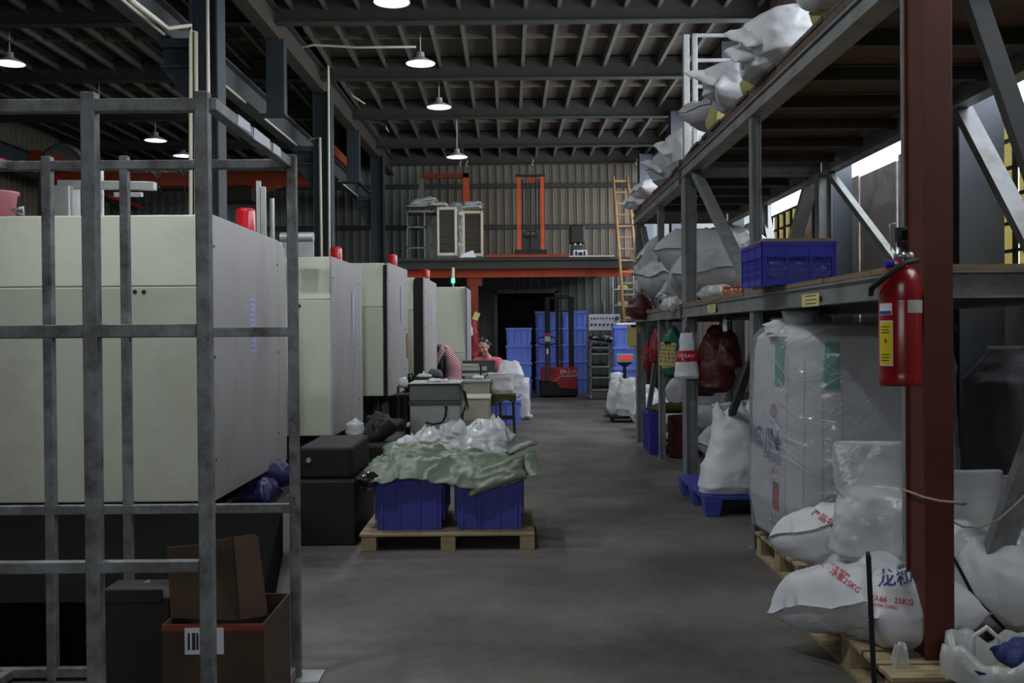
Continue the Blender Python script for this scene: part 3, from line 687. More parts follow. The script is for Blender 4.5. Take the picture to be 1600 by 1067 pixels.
# ============================================================ PALLET WITH BINS
def pallet(name, x0, x1, y0, y1, z, label, m=pallet_m, sheet=True, boards=7, z0=0., alongx=True):
    t = thing(name, ((x0+x1)/2, (y0+y1)/2, z0), label, 'pallet')
    if sheet: MB().box(x0, x1, y0, y1, z-.018, z).build('deck_sheet', m, t, bevel=.003)
    else:
        for k in range(boards):
            a = y0+(y1-y0)*k/boards; MB().box(x0, x1, a+.01, a+(y1-y0)/boards-.012, z-.018, z).build('deck_board', m, t, bevel=.002)
    for ax in (x0, (x0+x1)/2-.05, x1-.1):
        for ay in (y0+.005, (y0+y1)/2-.05, y1-.105):
            MB().box(ax+.012, ax+.1, ay, ay+.1, z0+(0 if sheet else .018), z-.02).build('block', m, t, bevel=.003)
        if not sheet: MB().box(ax+.01, ax+.1, y0, y1, z0, z0+.018).build('runner', m, t)
    return t
# the near pallet
pb = pallet('wooden_pallet', -.905, .145, 5.95, 6.78, .105, 'pale plywood pallet carrying two blue bins in the aisle')
def bin_proto(w, d, h, m, taper=.034, lid=False):
    t = thing('storage_bin', (0, 0, 0), 'x', 'bin')
    lo = [(-w/2+taper, -d/2+taper), (w/2-taper, -d/2+taper), (w/2-taper, d/2-taper), (-w/2+taper, d/2-taper)]
    hi = [(-w/2+.022, -d/2+.022), (w/2-.022, -d/2+.022), (w/2-.022, d/2-.022), (-w/2+.022, d/2-.022)]
    b = MB(); n = 4
    th = .006
    li = [(x*(1-2*th/w), y*(1-2*th/d)) for x, y in lo]; hi2 = [(x*(1-2*th/w), y*(1-2*th/d)) for x, y in hi]
    vs = [(*p, 0) for p in lo]+[(*p, h-.03) for p in hi]+[(*p, h-.03) for p in hi2]+[(*p, .01) for p in li]
    fs = [(3, 2, 1, 0)]+[(i, (i+1) % 4, (i+1) % 4+4, i+4) for i in range(4)]+[(i+4, (i+1) % 4+4, (i+1) % 4+8, i+8) for i in range(4)]+[(i+8, (i+1) % 4+8, (i+1) % 4+12, i+12) for i in range(4)]+[(12, 13, 14, 15)]
    b.add(vs, fs); b.build('tub', m, t)
    b = MB(); b.box(-w/2, w/2, -d/2, -d/2+.018, h-.035, h); b.box(-w/2, w/2, d/2-.018, d/2, h-.035, h); b.box(-w/2, -w/2+.018, -d/2+.018, d/2-.018, h-.035, h); b.box(w/2-.018, w/2, -d/2+.018, d/2-.018, h-.035, h)
    b.build('rim', m, t, bevel=.003)
    def fy(z, s): return s*(d/2-taper+(taper-.022)*z/(h-.03))
    for s in (-1, 1):
        for fx in (-.36, -.13, .13, .36):
            b = MB(); x = fx*w
            v = [(x-.008, fy(0, s), .01), (x+.008, fy(0, s), .01), (x+.008, fy(h-.05, s), h-.05), (x-.008, fy(h-.05, s), h-.05)]
            v2 = [(p[0], p[1]+s*.014, p[2]) for p in v]
            b.add(v+v2, [(0, 1, 2, 3), (7, 6, 5, 4), (0, 4, 5, 1), (1, 5, 6, 2), (2, 6, 7, 3), (3, 7, 4, 0)]); b.build('rib', m, t)
        MB().box(-.10*w, .10*w, min(fy(h*.8, s), fy(h*.8, s)+s*.014), max(fy(h*.8, s), fy(h*.8, s)+s*.014), h*.80, h*.88).build('handle', m, t, bevel=.003)
    for s in (-1, 1):
        for fyy in (-.28, 0, .28):
            x = s*(w/2-.022); MB().box(min(x, x+s*.008), max(x, x+s*.008), fyy*d-.007, fyy*d+.007, .05, h-.05).build('rib', m, t)
    if lid: MB().box(-w/2+.004, w/2-.004, -d/2+.004, d/2-.004, h-.004, h+.012).build('lid', m, t, bevel=.004)
    return t
bp = bin_proto(.455, .37, .345, blue_bin); bp['group'] = 'blue bins on the aisle pallet'
bp.location = (-.615, 6.21, .105); bp['label'] = 'blue plastic bin on the pallet, clear front with ribs showing'
copy_tree(bp, (-.128, 6.21, .105), label='blue plastic bin on the pallet, front half hidden by the green sack')
copy_tree(bp, (-.615, 6.59, .105), label='blue bin on the pallet behind the uncovered one')
copy_tree(bp, (-.128, 6.59, .105), label='blue bin on the pallet behind the tarp-covered one')
# green woven sheet
def tarp():
    b = MB(); nx, ny = 150, 90; vs = []
    for j in range(ny+1):
        for i in range(nx+1):
            u = i/nx; v = j/ny
            x = -.895+1.06*u; y = 5.985+.52*v
            z = .463+.075*math.sin(PI*min(1, v*1.0))**.7*(math.sin(PI*(.04+.92*u))**.5)
            cr = max(0, 1-abs(noise.noise(Vector((x*2.2+y*1.5, y*5-x*1.2, 3))))*7); cr2 = max(0, 1-abs(noise.noise(Vector((x*4-y*3, y*6+x*2, 8))))*8)
            z += .022*wrink((x*1.1, y*2.2, 1), 3, 4.)*smoothstep(v*4)+.024*cr+.014*cr2-.03*max(0, noise.noise(Vector((x*3, y*3, 5))))
            front = smoothstep((.22-v)/.22)
            hang = .02+.065*smoothstep((u-.30)/.4)*smoothstep((.97-u)/.25)+.012*math.sin(17*u)
            z -= front*(hang+.02); y -= front*.012*math.sin(13*u)+.03*front
            z += .05*smoothstep((u-.86)/.12)*(1-abs(v-.5)); x += .02*noise.noise(Vector((u*4, v*4, 2)))
            y += .02*noise.noise(Vector((u*5, v*3, 8)))
            if u < .06: z -= .05*(1-u/.06)
            vs.append((x, y, z))
    fs = [(j*(nx+1)+i, j*(nx+1)+i+1, (j+1)*(nx+1)+i+1, (j+1)*(nx+1)+i) for j in range(ny) for i in range(nx)]
    b.add(vs, fs, True); o = b.build('woven_sheet', green_tarp, solid=.006)
    return tag(o, 'crumpled green-grey woven sack sheet draped over the two blue bins', 'tarp')
tp = tarp()
sack_mesh((.2, .1, .03), (0, -.35, .2), W(815, 699, 6.3), 5, 14, wr=.01).build('twisted_corner', green_tarp, tp, weld=True)
sack_mesh((.40, .16, .035), (.9, -.30, .05), W(775, 742, 6.02)+Vector((0, -.02, 0)), 6, 18, wr=.02).build('folded_corner', green_tarp, tp, weld=True)
sack_mesh((.42, .2, .05), (.2, .05, .05), W(650, 706, 6.35), 16, 20, wr=.03).build('folded_edge', green_tarp, tp, weld=True)
cb = [((668, 697), 6.62, .10, .15, .24, clearbag, 'cloudy white plastic bag standing behind the green sheet, leftmost of the heap'),
      ((708, 697), 6.66, .11, .11, .25, clearbag2, 'tall clear plastic bag with twisted top in the heap behind the green sheet'),
      ((762, 697), 6.66, .16, .13, .27, clearbag, 'big crumpled clear bag highest in the heap behind the green sheet'),
      ((728, 706), 6.45, .16, .1, .15, clearbag2, 'clear bag filled with pale parts, lying in front of the bag heap'),
      ((640, 705), 6.58, .07, .1, .16, white_sack, 'white plastic bag slumped at the outer end of the bag heap')]
for k, ((px, py), Y, rx_, ry_, h, m, lb) in enumerate(cb):
    p = W(px, py, Y); z0 = .44
    tag(blob('plastic_bag', m, (p.x, Y, z0), [(0, rx_*.8, ry_*.8, 3), (.05, rx_, ry_, 3), (h*.6, rx_*.95, ry_*.9, 2.6), (h*.88, rx_*.7, ry_*.6, 2.2), (h, rx_*.35, ry_*.2, 2)], 20+k, wr=.055, f=6, nz=40, na=60, topfuzz=.085), lb, 'bag', 'plastic bags heaped on the pallet')
tag(blob('black_film', mat('black_film', '#1a1c1e', .12, coat=.6, bump=.5, bscale=20), (-.86, 6.02, .36), [(0, .01, .02, 2), (.03, .04, .06, 2), (.08, .06, .08, 2), (.11, .03, .04, 2)], 5, wr=.03, f=10, nz=16, na=24), 'shiny dark plastic film hanging at the corner of the uncovered bin', 'plastic film')
# ============================================================ STORAGE RACK
XF, XB = 1.44, 2.6
ZU0, ZU1, ZS0, ZS1 = 2.575, 2.72, 1.42, 1.515
rk = thing('storage_rack', (2.0, 6.0, 0), 'long grey steel two-level rack beside the aisle behind the orange post', 'rack')
rk2 = thing('storage_rack', (2.05, 10.1, 0), 'far unit of the grey steel rack, heaped with grey sacks', 'rack')
def post(t, x, y, z0, z1, w=.10, d=.14, name='post'):
    MB().ibeam((x, y, z0), (x, y, z1), d, w, .008, up=(1, 0, 0)).build(name, rack_steel, t)
    if z0 == 0: MB().box(x-w*.8, x+w*.8, y-d*.7, y+d*.7, 0, .008).build('foot_plate', rack_steel, t)
# (h-section: flanges face the aisle)
post(rk, XF+.085, 3.70, 0, 2.58, .10, .07); post(rk, XB, 3.72, 0, 2.58)
post(rk, XF+.06, 8.25, 0, 2.6, .10, .16); post(rk, XB, 8.2, 0, 2.6, .11, .11)
for x in (XF+.04, XB): post(rk, x, 5.95, 0, ZS0+.0, .06, .07, 'stud'); post(rk, x, 5.95, ZS1, ZU0, .06, .06, 'stud')
post(rk2, XF+.11, 10.1, 0, ZS0, .06, .09); post(rk2, XF+.11, 10.1, ZS1, ZU0, .06, .08, 'stud'); post(rk2, XB, 10.1, 0, ZU0, .06, .08)
post(rk2, XF+.12, 11.8, 0, ZU0, .10, .14); post(rk2, XB, 11.8, 0, ZU0, .10, .14)
def long_beam(t, x, ya, yb, z0, z1, face, w=.075):
    f = 1 if face > 0 else -1
    # channel with its web set back between the flanges
    b = MB(); b.box(x, x+w, ya, yb, z1-.012, z1); b.box(x, x+w, ya, yb, z0, z0+.012)
    xi = x+.012 if f > 0 else x+w-.02
    b.box(xi, xi+.008, ya, yb, z0+.012, z1-.012); b.build('beam', rack_steel, t)
for (t, ya, yb, dx) in ((rk, 3.63, 8.34, 0), (rk2, 8.36, 11.9, .05)):
    long_beam(t, XF+dx, ya, yb, ZU0, 2.665, 1, .11); MB().box(XF+dx+.015, XF+dx+.10, ya, yb, 2.667, 2.72).build('edge_timber', plank_m, t); long_beam(t, XB-.05, ya, yb, ZU0, ZU1, -1, .1)
    long_beam(t, XF+dx, ya, yb, ZS0, ZS1, 1); long_beam(t, XB-.03, ya, yb, ZS0, ZS1, -1)
MB().box(XF-.002, XF+.11, 8.33, 8.37, 2.53, 2.74).build('end_plate', steel_dark, rk); MB().box(XF-.004, XF+.08, 8.30, 8.36, 1.40, 1.53).build('end_plate', steel_dark, rk)
# end frames across the rack
for (t, y) in ((rk, 3.66), (rk, 8.28), (rk2, 11.85)):
    MB().chan((XF+.08, y, 2.65), (XB, y, 2.65), .05, .13).build('cross_beam', rack_steel, t)
    MB().chan((XF+.02, y, 1.465), (XB, y, 1.465), .05, .10).build('cross_beam', rack_steel, t)
# braces
def brace(t, a, b_, w=.05, h=.05, m=rack_steel):
    MB().chan(a, b_, w, h, .006, up=(0, 1, .1)).build('brace', m, t)
MB().bar(W(1523, 0, 3.70), W(1604, 244, 3.70)+Vector((.13, 0, -.36)), .07, .05, up=(0, 1, 0)).build('brace', mat('brace_dark', '#4c4e4f', .55), rk)
MB().bar(W(1508, 1003, 3.70), W(1604, 735, 3.70)+Vector((.20, 0, .56)), .09, .05, up=(0, 1, 0)).build('brace', rack_steel, rk)
brace(rk, (XF+.03, 7.95, 2.57), (XF+.03, 6.10, 1.53), .07, .06)
brace(rk, (XB-.02, 5.76, 2.58), (XB-.02, 4.80, 1.52), .10, .05, steel_grey)
brace(rk, (XB-.02, 8.05, 2.57), (XB-.02, 6.3, 1.53), .05, .05)
brace(rk, (XB, 8.70, 2.62), (XB, 9.9, 1.53), .12, .06, galv)
brace(rk2, (XB, 10.25, 2.60), (XB, 9.6, 1.55), .08, .05, galv)
brace(rk2, (XF+.1, 11.55, 2.5), (XF+.1, 10.35, 1.55), .06, .05)
brace(rk2, (XF+.1, 10.2, 1.38), (XF+.1, 11.5, .1), .05, .05); brace(rk, (XF+.12, 6.1, 1.38), (XF+.12, 8.0, .1), .05, .04, girder_m)
# joists and boards of the upper deck, boards of the shelf
y = 4.05
while y < 11.7:
    t = rk if y < 8.3 else rk2
    MB().chan((XF+.09, y, 2.675), (XB-.01, y, 2.675), .045, .07, .006, flip=-1).build('joist', girder_m, t)
    y += .64
def boards(t, ya, yb, z, w, m, x0, x1, nm):
    n = int((yb-ya)/w)
    for k in range(n):
        a = ya+k*w; MB().box(x0+random.uniform(-.01, .01), x1, a+.004, a+w-.004, z+random.uniform(0, .003), z+.024).build(nm, m, t)
plank_red = mat('plank_red_brown', '#6b4a40', .8, var=.3, scale=7, stretch=(.3, 4, 1))
boards(rk, 3.64, 8.35, 2.722, .157, plank_m, XF+.01, XB+.04, 'deck_plank'); boards(rk2, 8.37, 11.9, 2.722, .16, plank_red, XF+.06, XB+.04, 'deck_plank')
boards(rk, 3.64, 8.35, 1.516, .31, ply, XF+.005, XB+.02, 'shelf_board'); boards(rk2, 8.37, 11.9, 1.516, .35, ply, XF+.055, XB+.02, 'shelf_board')

def beam_note(px, py, Y, w, h, lb, lines=3):
    t = thing('paper_note', (XF-.003, Y, W(px, py, Y).z), lb, 'note', 'notes stuck on the shelf beam')
    z = W(px, py, Y).z; MB().box(XF-.003, XF-.001, Y-w/2, Y+w/2, z-h/2, z+h/2).build('sheet', yellow_pap, t)
    b = MB()
    for k in range(lines): b.box(XF-.0036, XF-.0031, Y-w*.35, Y+w*.3, z-h*.3+h*.6*k/max(1, lines-1), z-h*.3+h*.6*k/max(1, lines-1)+.004)
    b.build('writing', ink, t)
beam_note(1113, 482, 7.05, .27, .06, 'small yellow note on the shelf beam near the rack post'); beam_note(1269, 469, 4.74, .27, .06, 'yellow note on the shelf beam under the blue crate', 3)

# orange post with rope and extinguisher
op = thing('orange_post', (1.5, 3.56, 0), 'orange-brown painted steel post standing in front of the rack', 'post')
o_post = mat('orange_post_paint', '#561f0c', .6, .0, var=.12, scale=5, dirt='#3c160b', dscale=4)
MB().box(1.452, 1.556, 3.478, 3.49, 0, 5.1).build('front_flange', o_post, op, bevel=.002)
MB().box(1.452, 1.556, 3.636, 3.648, 0, 5.1).build('rear_flange', o_post, op, bevel=.002)
MB().box(1.462, 1.474, 3.49, 3.636, 0, 5.1).build('side_web', o_post, op); MB().box(1.534, 1.546, 3.49, 3.636, 0, 5.1).build('side_web', o_post, op)
MB().box(1.40, 1.60, 3.42, 3.70, 0, .015).build('base_plate', o_post, op)
z = W(1450, 781, 3.48).z
rope = mat('rope', '#a79a86', .8, var=.2, scale=60)
o = MB().tube([(1.445, 3.65, z+.01), (1.443, 3.56, z+.012), (1.443, 3.468, z+.012), (1.50, 3.468, z-.002), (1.565, 3.468, z-.008), (1.60, 3.48, z-.01), (1.605, 3.50, z-.02), (1.565, 3.50, z-.016)], .0045, 6)
o.tube([(1.443, 3.66, z+.01), (1.5, 3.665, z+.005), (1.565, 3.66, z), (1.565, 3.468, z-.008)], .0045, 6)
tag(o.build('rope', rope), 'pale string tied round the orange post', 'rope')
tag(MB().tube([(1.565, 3.6, z-.08), W(1505, 823, 3.62), W(1530, 824, 3.63), W(1560, 812, 3.63), W(1585, 790, 3.64), W(1620, 755, 3.66), W(1700, 700, 3.7)], .0045, 6).build('cable', rope), 'grey cord sweeping from the orange post to the diagonal brace', 'cord')
tag(MB().tube([W(1485, 862, 3.62), W(1500, 890, 3.62), W(1522, 932, 3.60), W(1572, 985, 3.58)], .006, 6).build('dark_rod', rubber), 'thin dark bent rod slanting down over the pale sacks beside the orange post', 'rod')

ex, ey, er = 1.354, 3.44, .071
ext = thing('fire_extinguisher', (ex, ey, 1.105), 'red fire extinguisher hanging on the orange post', 'fire extinguisher')
zb, zt = 1.108, 1.455
MB().lathe((ex, ey, 0), [(.001, zb+.012), (er*.8, zb+.01), (er*.86, zb), (er*.96, zb), (er, zb+.012), (er, zb+.035), (er*.985, zb+.042), (er, zb+.05), (er, zt-.06), (er*.985, zt-.055), (er, zt-.05), (er, zt), (er*.93, zt+.03), (er*.7, zt+.055), (er*.4, zt+.07), (.02, zt+.075), (.02, zt+.09), (.001, zt+.09)], 40).build('cylinder', mat('extinguisher_red', '#8a0d16', .28, var=.06, coat=.3), ext)
MB().lathe((ex, ey, 0), [(.001, zt+.085), (.02, zt+.085), (.02, zt+.11), (.013, zt+.115), (.013, zt+.15), (.001, zt+.15)], 16).build('valve', stainless, ext)
b = MB().bar((ex+.02, ey, zt+.125), (ex-.015, ey-.075, zt+.145), .018, .006); b.build('lower_lever', black_m, ext)
MB().bar((ex+.02, ey+.01, zt+.15), (ex-.01, ey-.07, zt+.185), .018, .006).build('upper_lever', black_m, ext)
MB().box(ex-.012, ex+.022, ey-.015, ey+.015, zt+.13, zt+.2).build('grip', black_m, ext, bevel=.004)
MB().tube([(ex-.03, ey, zt+.12), (ex-.034, ey, zt+.21), (ex-.015, ey, zt+.215)], .002, 5).build('safety_pin', galv, ext)
MB().lathe((ex+.028, ey-.02, zt+.10), [(.001, 0), (.014, 0), (.014, .012), (.001, .014)], 12, 'Y').build('pressure_gauge', galv, ext)
MB().tube([(ex+.05, ey-.03, zt+.085), (ex+.0, ey-.055, zt+.075), (ex-.05, ey-.06, zt+.045), (ex-.085, ey-.04, zt+.012), (ex-.10, ey-.005, zt-.01), (ex-.09, ey+.03, zt-.03)], [.008, .010, .011, .011, .011, .009], 10).build('hose', rubber, ext)
MB().cyl((ex-.06, ey-.02, zt+.07), (ex-.03, ey-.02, zt+.075), .012, n=10).build('nozzle_cap', blue_crate, ext)
def wrap_patch(a0, a1, z0, z1, m, nm, r=er+.0012):
    b = MB(); n = 10
    vs = [(ex+r*math.cos(math.radians(a0+(a1-a0)*i/n)), ey+r*math.sin(math.radians(a0+(a1-a0)*i/n)), z) for z in (z0, z1) for i in range(n+1)]
    b.add(vs, [(i, i+1, i+n+2, i+n+1) for i in range(n)], True); return b.build(nm, m, ext)
yl = mat('yellow_label', '#d8c21e', .5, var=.04)
wrap_patch(183, 230, 1.178, 1.333, white_pap, 'label_border'); wrap_patch(185, 228, 1.182, 1.329, yl, 'instruction_label', er+.0018)
wrap_patch(183, 228, 1.352, 1.392, white_pap, 'maker_label'); wrap_patch(185, 226, 1.354, 1.366, blue_ink, 'maker_band', er+.0018)
wrap_patch(268, 330, 1.358, 1.402, mat('tag_grey', '#a9a99f', .5), 'inspection_label')
b = MB(); r = er+.0022
for zz in (1.195, 1.205, 1.215, 1.29, 1.30, 1.31):
    n = 5; vs = [(ex+r*math.cos(math.radians(192+28*i/n)), ey+r*math.sin(math.radians(192+28*i/n)), q) for q in (zz, zz+.003) for i in range(n+1)]
    b.add(vs, [(i, i+1, i+n+2, i+n+1) for i in range(n)])
b.build('label_print', ink, ext)
n = 3; vs = [(ex+r*math.cos(math.radians(205+8*i/n)), ey+r*math.sin(math.radians(205+8*i/n)), q) for q in (1.255, 1.27) for i in range(n+1)]
MB().add(vs, [(i, i+1, i+n+2, i+n+1) for i in range(n)]).build('label_symbol', red_ink, ext)
MB().box(1.40, 1.455, 3.50, 3.53, 1.30, 1.44).build('bracket', black_m, ext)

# ------------------------------------------------------------ blue crate on the shelf
cx0, cx1, cy0, cy1, cz0, cz1 = 1.322, 1.702, 5.18, 5.62, 1.542, 1.765
t = thing('blue_crate', ((cx0+cx1)/2, (cy0+cy1)/2, cz0), 'deep blue perforated plastic crate on the edge of the shelf', 'crate')
def grille(p0, ax, L_, face):
    """side panel with slots: solid bands, thin uprights"""
    ax = Vector(ax); p0 = Vector(p0); b = MB(); H = cz1-cz0
    nrm = Vector((0, 0, 1)).cross(ax).normalized(); th = .004
    def q(a0, a1, z0, z1, t_=th):
        vs = [p0+ax*a+Vector((0, 0, z))+nrm*d for d in (-t_/2, t_/2) for a, z in ((a0, z0), (a1, z0), (a1, z1), (a0, z1))]
        b.add(vs, [(3, 2, 1, 0), (4, 5, 6, 7), (0, 1, 5, 4), (1, 2, 6, 5), (2, 3, 7, 6), (3, 0, 4, 7)])
    q(0, L_, 0, .03); q(0, L_, H-.075, H-.02); q(0, L_, H-.02, H, .012); q(0, L_, H-.08, H-.072, .012)
    q(0, .02, .03, H-.075); q(L_-.02, L_, .03, H-.075); rows = [.03, .066, .102, H-.075]
    for z in rows[1:3]: q(.02, L_-.02, z-.004, z+.004, .007)
    k = .02; pitch = .0125
    while k < L_-.02: q(k, k+.006, .03, H-.075); k += pitch
    for a in (0, L_*.33, L_*.66, L_): q(max(0, a-.004), min(L_, a+.004), 0, H, .013)
    b.build(face, blue_crate, t)
grille((cx0, cy0, cz0), (1, 0, 0), cx1-cx0, 'front_side'); grille((cx0, cy1, cz0), (1, 0, 0), cx1-cx0, 'rear_side')
grille((cx0, cy0, cz0), (0, 1, 0), cy1-cy0, 'end_side'); grille((cx1, cy0, cz0), (0, 1, 0), cy1-cy0, 'end_side')
MB().box(cx0, cx1, cy0, cy1, cz0, cz0+.006).build('crate_base', blue_crate, t)
tag(sack('plastic_bag', clearbag, ((cx0+cx1)/2, (cy0+cy1)/2, cz0+.05), (.34, .38, .14), (0, 0, .1), 31, wr=.02), 'cloudy bag lying inside the blue crate', 'bag')
tag(MB().box(cx0+.02, cx1+.0, cy0+.02, cy1-.05, cz1+.001, cz1+.019).build('brown_board', ply), 'thin brown board laid over the blue crate', 'board')

# ------------------------------------------------------------ jumbo bag
jx0, jy0 = 1.865, 5.47
pal2 = pallet('wooden_pallet', 1.42, 2.36, 4.90, 5.78, .14, 'wooden block pallet under the jumbo bag', sheet=False)
jb = thing('jumbo_bag', (jx0, jy0, .145), 'huge white bulk bag wrapped in shiny film on a wooden pallet', 'bag')
rings = [(0, .36, .36, 4), (.05, .44, .45, 4), (.25, .475, .48, 3.6), (.6, .465, .475, 3.4), (.95, .455, .465, 3.4), (1.12, .44, .45, 3.2), (1.18, .38, .39, 3), (1.20, .2, .2, 2.4), (1.2, .02, .02, 2)]
jmb = blob_mesh((jx0, jy0, .145), rings, 4, nz=70, na=110, wr=.010, f=3.2, rotz=.10)
bvh = BVHTree.FromPolygons(jmb.v, jmb.f)
jw = mat('bulk_bag_white', '#d3d6dc', .5, var=.05, scale=5, bump=.25, bscale=20)
jmb.build('bag_body', jw, jb)
ctr = Vector((jx0, jy0, 0))
def on_bag(ang, z, off=.004):
    d = Vector((math.cos(ang), math.sin(ang), 0)); o_ = Vector((jx0, jy0, z))+d*1.5
    h = bvh.ray_cast(o_, -d)
    return (h[0]+d*off) if h[0] else o_-d*1.05
def ang_at(px, z, Yg=5.1):
    """angle about the bag axis whose surface point shows at px"""
    best = None
    for k in range(200, 300):
        a = math.radians(k); p = on_bag(a, z)
        X = CAMLOC+ROT.to_3x3() @ Vector((0, 0, -1)); q = ROT.to_3x3().transposed() @ (p-CAMLOC); sx = 800+FPX*q.x/-q.z
        e = abs(sx-px)
        if best is None or e < best[0]: best = (e, a)
    return best[1]
def sz(py, Y=5.15): return W(1200, py, Y).z
def bag_patch(px0, px1, z0, z1, m, nm, nx=6, nz=8, off=.004, parent=None):
    a0, a1 = ang_at(px0, (z0+z1)/2), ang_at(px1, (z0+z1)/2)
    b = MB(); vs = [on_bag(a0+(a1-a0)*i/nx, z0+(z1-z0)*j/nz, off) for j in range(nz+1) for i in range(nx+1)]
    b.add(vs, [(j*(nx+1)+i, j*(nx+1)+i+1, (j+1)*(nx+1)+i+1, (j+1)*(nx+1)+i) for j in range(nz) for i in range(nx)], True); return b.build(nm, m, parent or jb)
def bag_text(s, size, px, z, m, nm, stretch=1., off=.005, sw=1., bold=0., da=0.):
    a0 = ang_at(px, z)+da; vs, fs = text_geo(s, size, bold); R = .47
    MB().add([on_bag(a0+v.x*sw/R, z+v.y*stretch, off) for v in vs], fs).build(nm, m, jb)
bag_patch(1210, 1225, sz(604), sz(531), teal, 'lift_strap', off=.008); bag_patch(1288, 1312, sz(607), sz(535), teal, 'lift_strap', off=.008)
b = MB()
for px in (1228, 1257, 1286, 1316):
    a = ang_at(px, .7); pts = [on_bag(a, .25+.9*k/20, .001) for k in range(21)]; b.tube(pts, .0022, 4)
b.build('seam', mat('seam_grey', '#a9acb3', .6), jb)
bag_text('JIN', .130, 1203, sz(692), blue_ink, 'lettering', 1.1, sw=1.0, bold=.0045, off=.016)
bag_text('ZHONG', .130, 1203, sz(692), blue_ink, 'lettering', 1.1, sw=1.0, bold=.0045, da=-.80, off=.016)
bag_text('中锦粒', .068, 1202, sz(721), blue_ink, 'lettering', 1.05, sw=1.1, off=.016)
bag_text('中 锦 新 材', .02, 1200, sz(664), blue_ink, 'lettering')
# round swirl mark
la = ang_at(1201, sz(645)); lz = sz(645); R = .47
def arc(r, t0, t1, w, m):
    n = 16; vs = []
    for k in range(n+1):
        t_ = math.radians(t0+(t1-t0)*k/n)
        for rr in (r-w/2, r+w/2): vs.append(on_bag(la+rr*math.cos(t_)/R, lz+rr*math.sin(t_), .005))
    MB().add(vs, [(2*k, 2*k+1, 2*k+3, 2*k+2) for k in range(n)]).build('round_mark', m, jb)
arc(.033, 20, 200, .007, red_ink); arc(.033, 200, 380, .007, blue_ink); arc(.018, -60, 150, .007, red_ink); arc(.018, 170, 290, .006, blue_ink); arc(.006, 0, 180, .005, red_ink)
def frame_patch(px0, px1, y0_, y1_, m):
    w = 1.6
    for a in ((px0, px0+w, y0_, y1_), (px1-w, px1, y0_, y1_), (px0, px1, y0_, y0_+w), (px0, px1, y1_-w, y1_)): bag_patch(a[0], a[1], sz(a[3]), sz(a[2]), m, 'warning_frame', 4, 4, .005)
frame_patch(1193, 1208, 729, 755, red_ink)
arcz = sz(741); la, lz = ang_at(1200.5, arcz), arcz
vs = [on_bag(la+.014*math.cos(t)/R, lz+.002+.012*math.sin(t), .005) for t in [PI*k/8 for k in range(9)]]
b = MB().add(vs, [tuple(range(9))]); b.add([on_bag(la+x/R, lz+zz, .005) for x, zz in ((-.0015, -.02), (.0015, -.02), (.0015, .003), (-.0015, .003))], [(0, 1, 2, 3)]); b.build('umbrella_mark', red_ink, jb)
bag_patch(1189, 1216, sz(803), sz(762), red_ink, 'red_panel'); 
for k in range(3): bag_text('防 潮 防 火 小 心 轻 放', .012, 1202, sz(771+12*k), white_pap, 'panel_print', off=.007)
for k, (s, y_) in enumerate((('净 重 1000 KG', 816), ('地 址 · 广 东 省', 828), ('电 话 · 传 真', 839))): bag_text(s, .022, 1198, sz(y_), blue_ink, 'fine_print')
bag_text('PA6 · 尼 龙 切 片', .02, 1183, sz(744), red_ink, 'fine_print')
bag_patch(1179, 1216, sz(760.5), sz(758.5), blue_ink, 'rule_line', off=.006); bag_patch(1179, 1190, sz(804), sz(802), blue_ink, 'rule_line', off=.006)
fr = [(z*1.0+(0 if i else -.01), a+.014, b_+.014, p) for i, (z, a, b_, p) in enumerate(rings)]
fr[-1] = (1.212, .02, .02, 2); fr[-2] = (1.215, .2, .2, 2.4)
fm = blob_mesh((jx0, jy0, .155), fr, 17, nz=110, na=150, wr=.0, rotz=.10)
# diagonal folds drawn tight over the film
for i, v in enumerate(fm.v):
    d = Vector((v.x-jx0, v.y-jy0, 0)); 
    if d.length < .1: continue
    th = math.atan2(d.y, d.x); s = (th*.47*1.0+(v.z)*.9)
    f1 = max(0, ridge((th*.47*.35+v.z*.9, th*.15, 0), 7., 3)-.35)
    f2 = max(0, ridge((th*.47*.6-v.z*.8, v.z*.3, 2), 6., 8)-.45)
    v += d.normalized()*(.004+.016*f1+.012*f2)
fm.build('stretch_film', film, jb)
fold = mat('film_fold_glint', '#eceff2', .12, alpha=.55, spec=1., coat=.5); random.seed(12)  # whitish folds of the film; their colour also paints its highlights
fbv = BVHTree.FromPolygons(fm.v, fm.f)
for k in range(70):
    a = random.uniform(math.radians(195), math.radians(300)); z = random.uniform(.3, 1.3); L_ = random.uniform(.08, .42); sl = random.choice((-.35, -.5, .45, .6, .8)); pts = []
    m_ = 12
    for q in range(m_+1):
        s_ = L_*(q/m_-.5); aa = a+s_/.47; zz = z+s_*sl+.012*math.sin(q*.8+k); d_ = Vector((math.cos(aa), math.sin(aa), 0)); h = fbv.ray_cast(Vector((jx0, jy0, min(zz, 1.32)))+d_*1.5, -d_)
        if h[0]: pts.append(h[0]+d_*.0005)
    if len(pts) > 6: MB().tube(pts, [.0006+.0017*math.sin(PI*i/(len(pts)-1)) for i in range(len(pts))], 5).build('film_fold_glint', fold, jb)
blob('top_knot', clearbag2, (jx0-.30, jy0-.12, 1.32), [(-.05, .16, .14, 2.2), (.0, .08, .07, 2), (.04, .05, .05, 2), (.08, .07, .06, 2), (.10, .02, .02, 2)], 6, jb, wr=.04, f=9, nz=20, na=30)
blob('top_tuft', white_sack, (jx0-.42, jy0-.1, 1.29), [(0, .05, .05, 2), (.04, .05, .03, 2), (.07, .01, .01, 2)], 6, jb, wr=.03, f=12, nz=12, na=20)

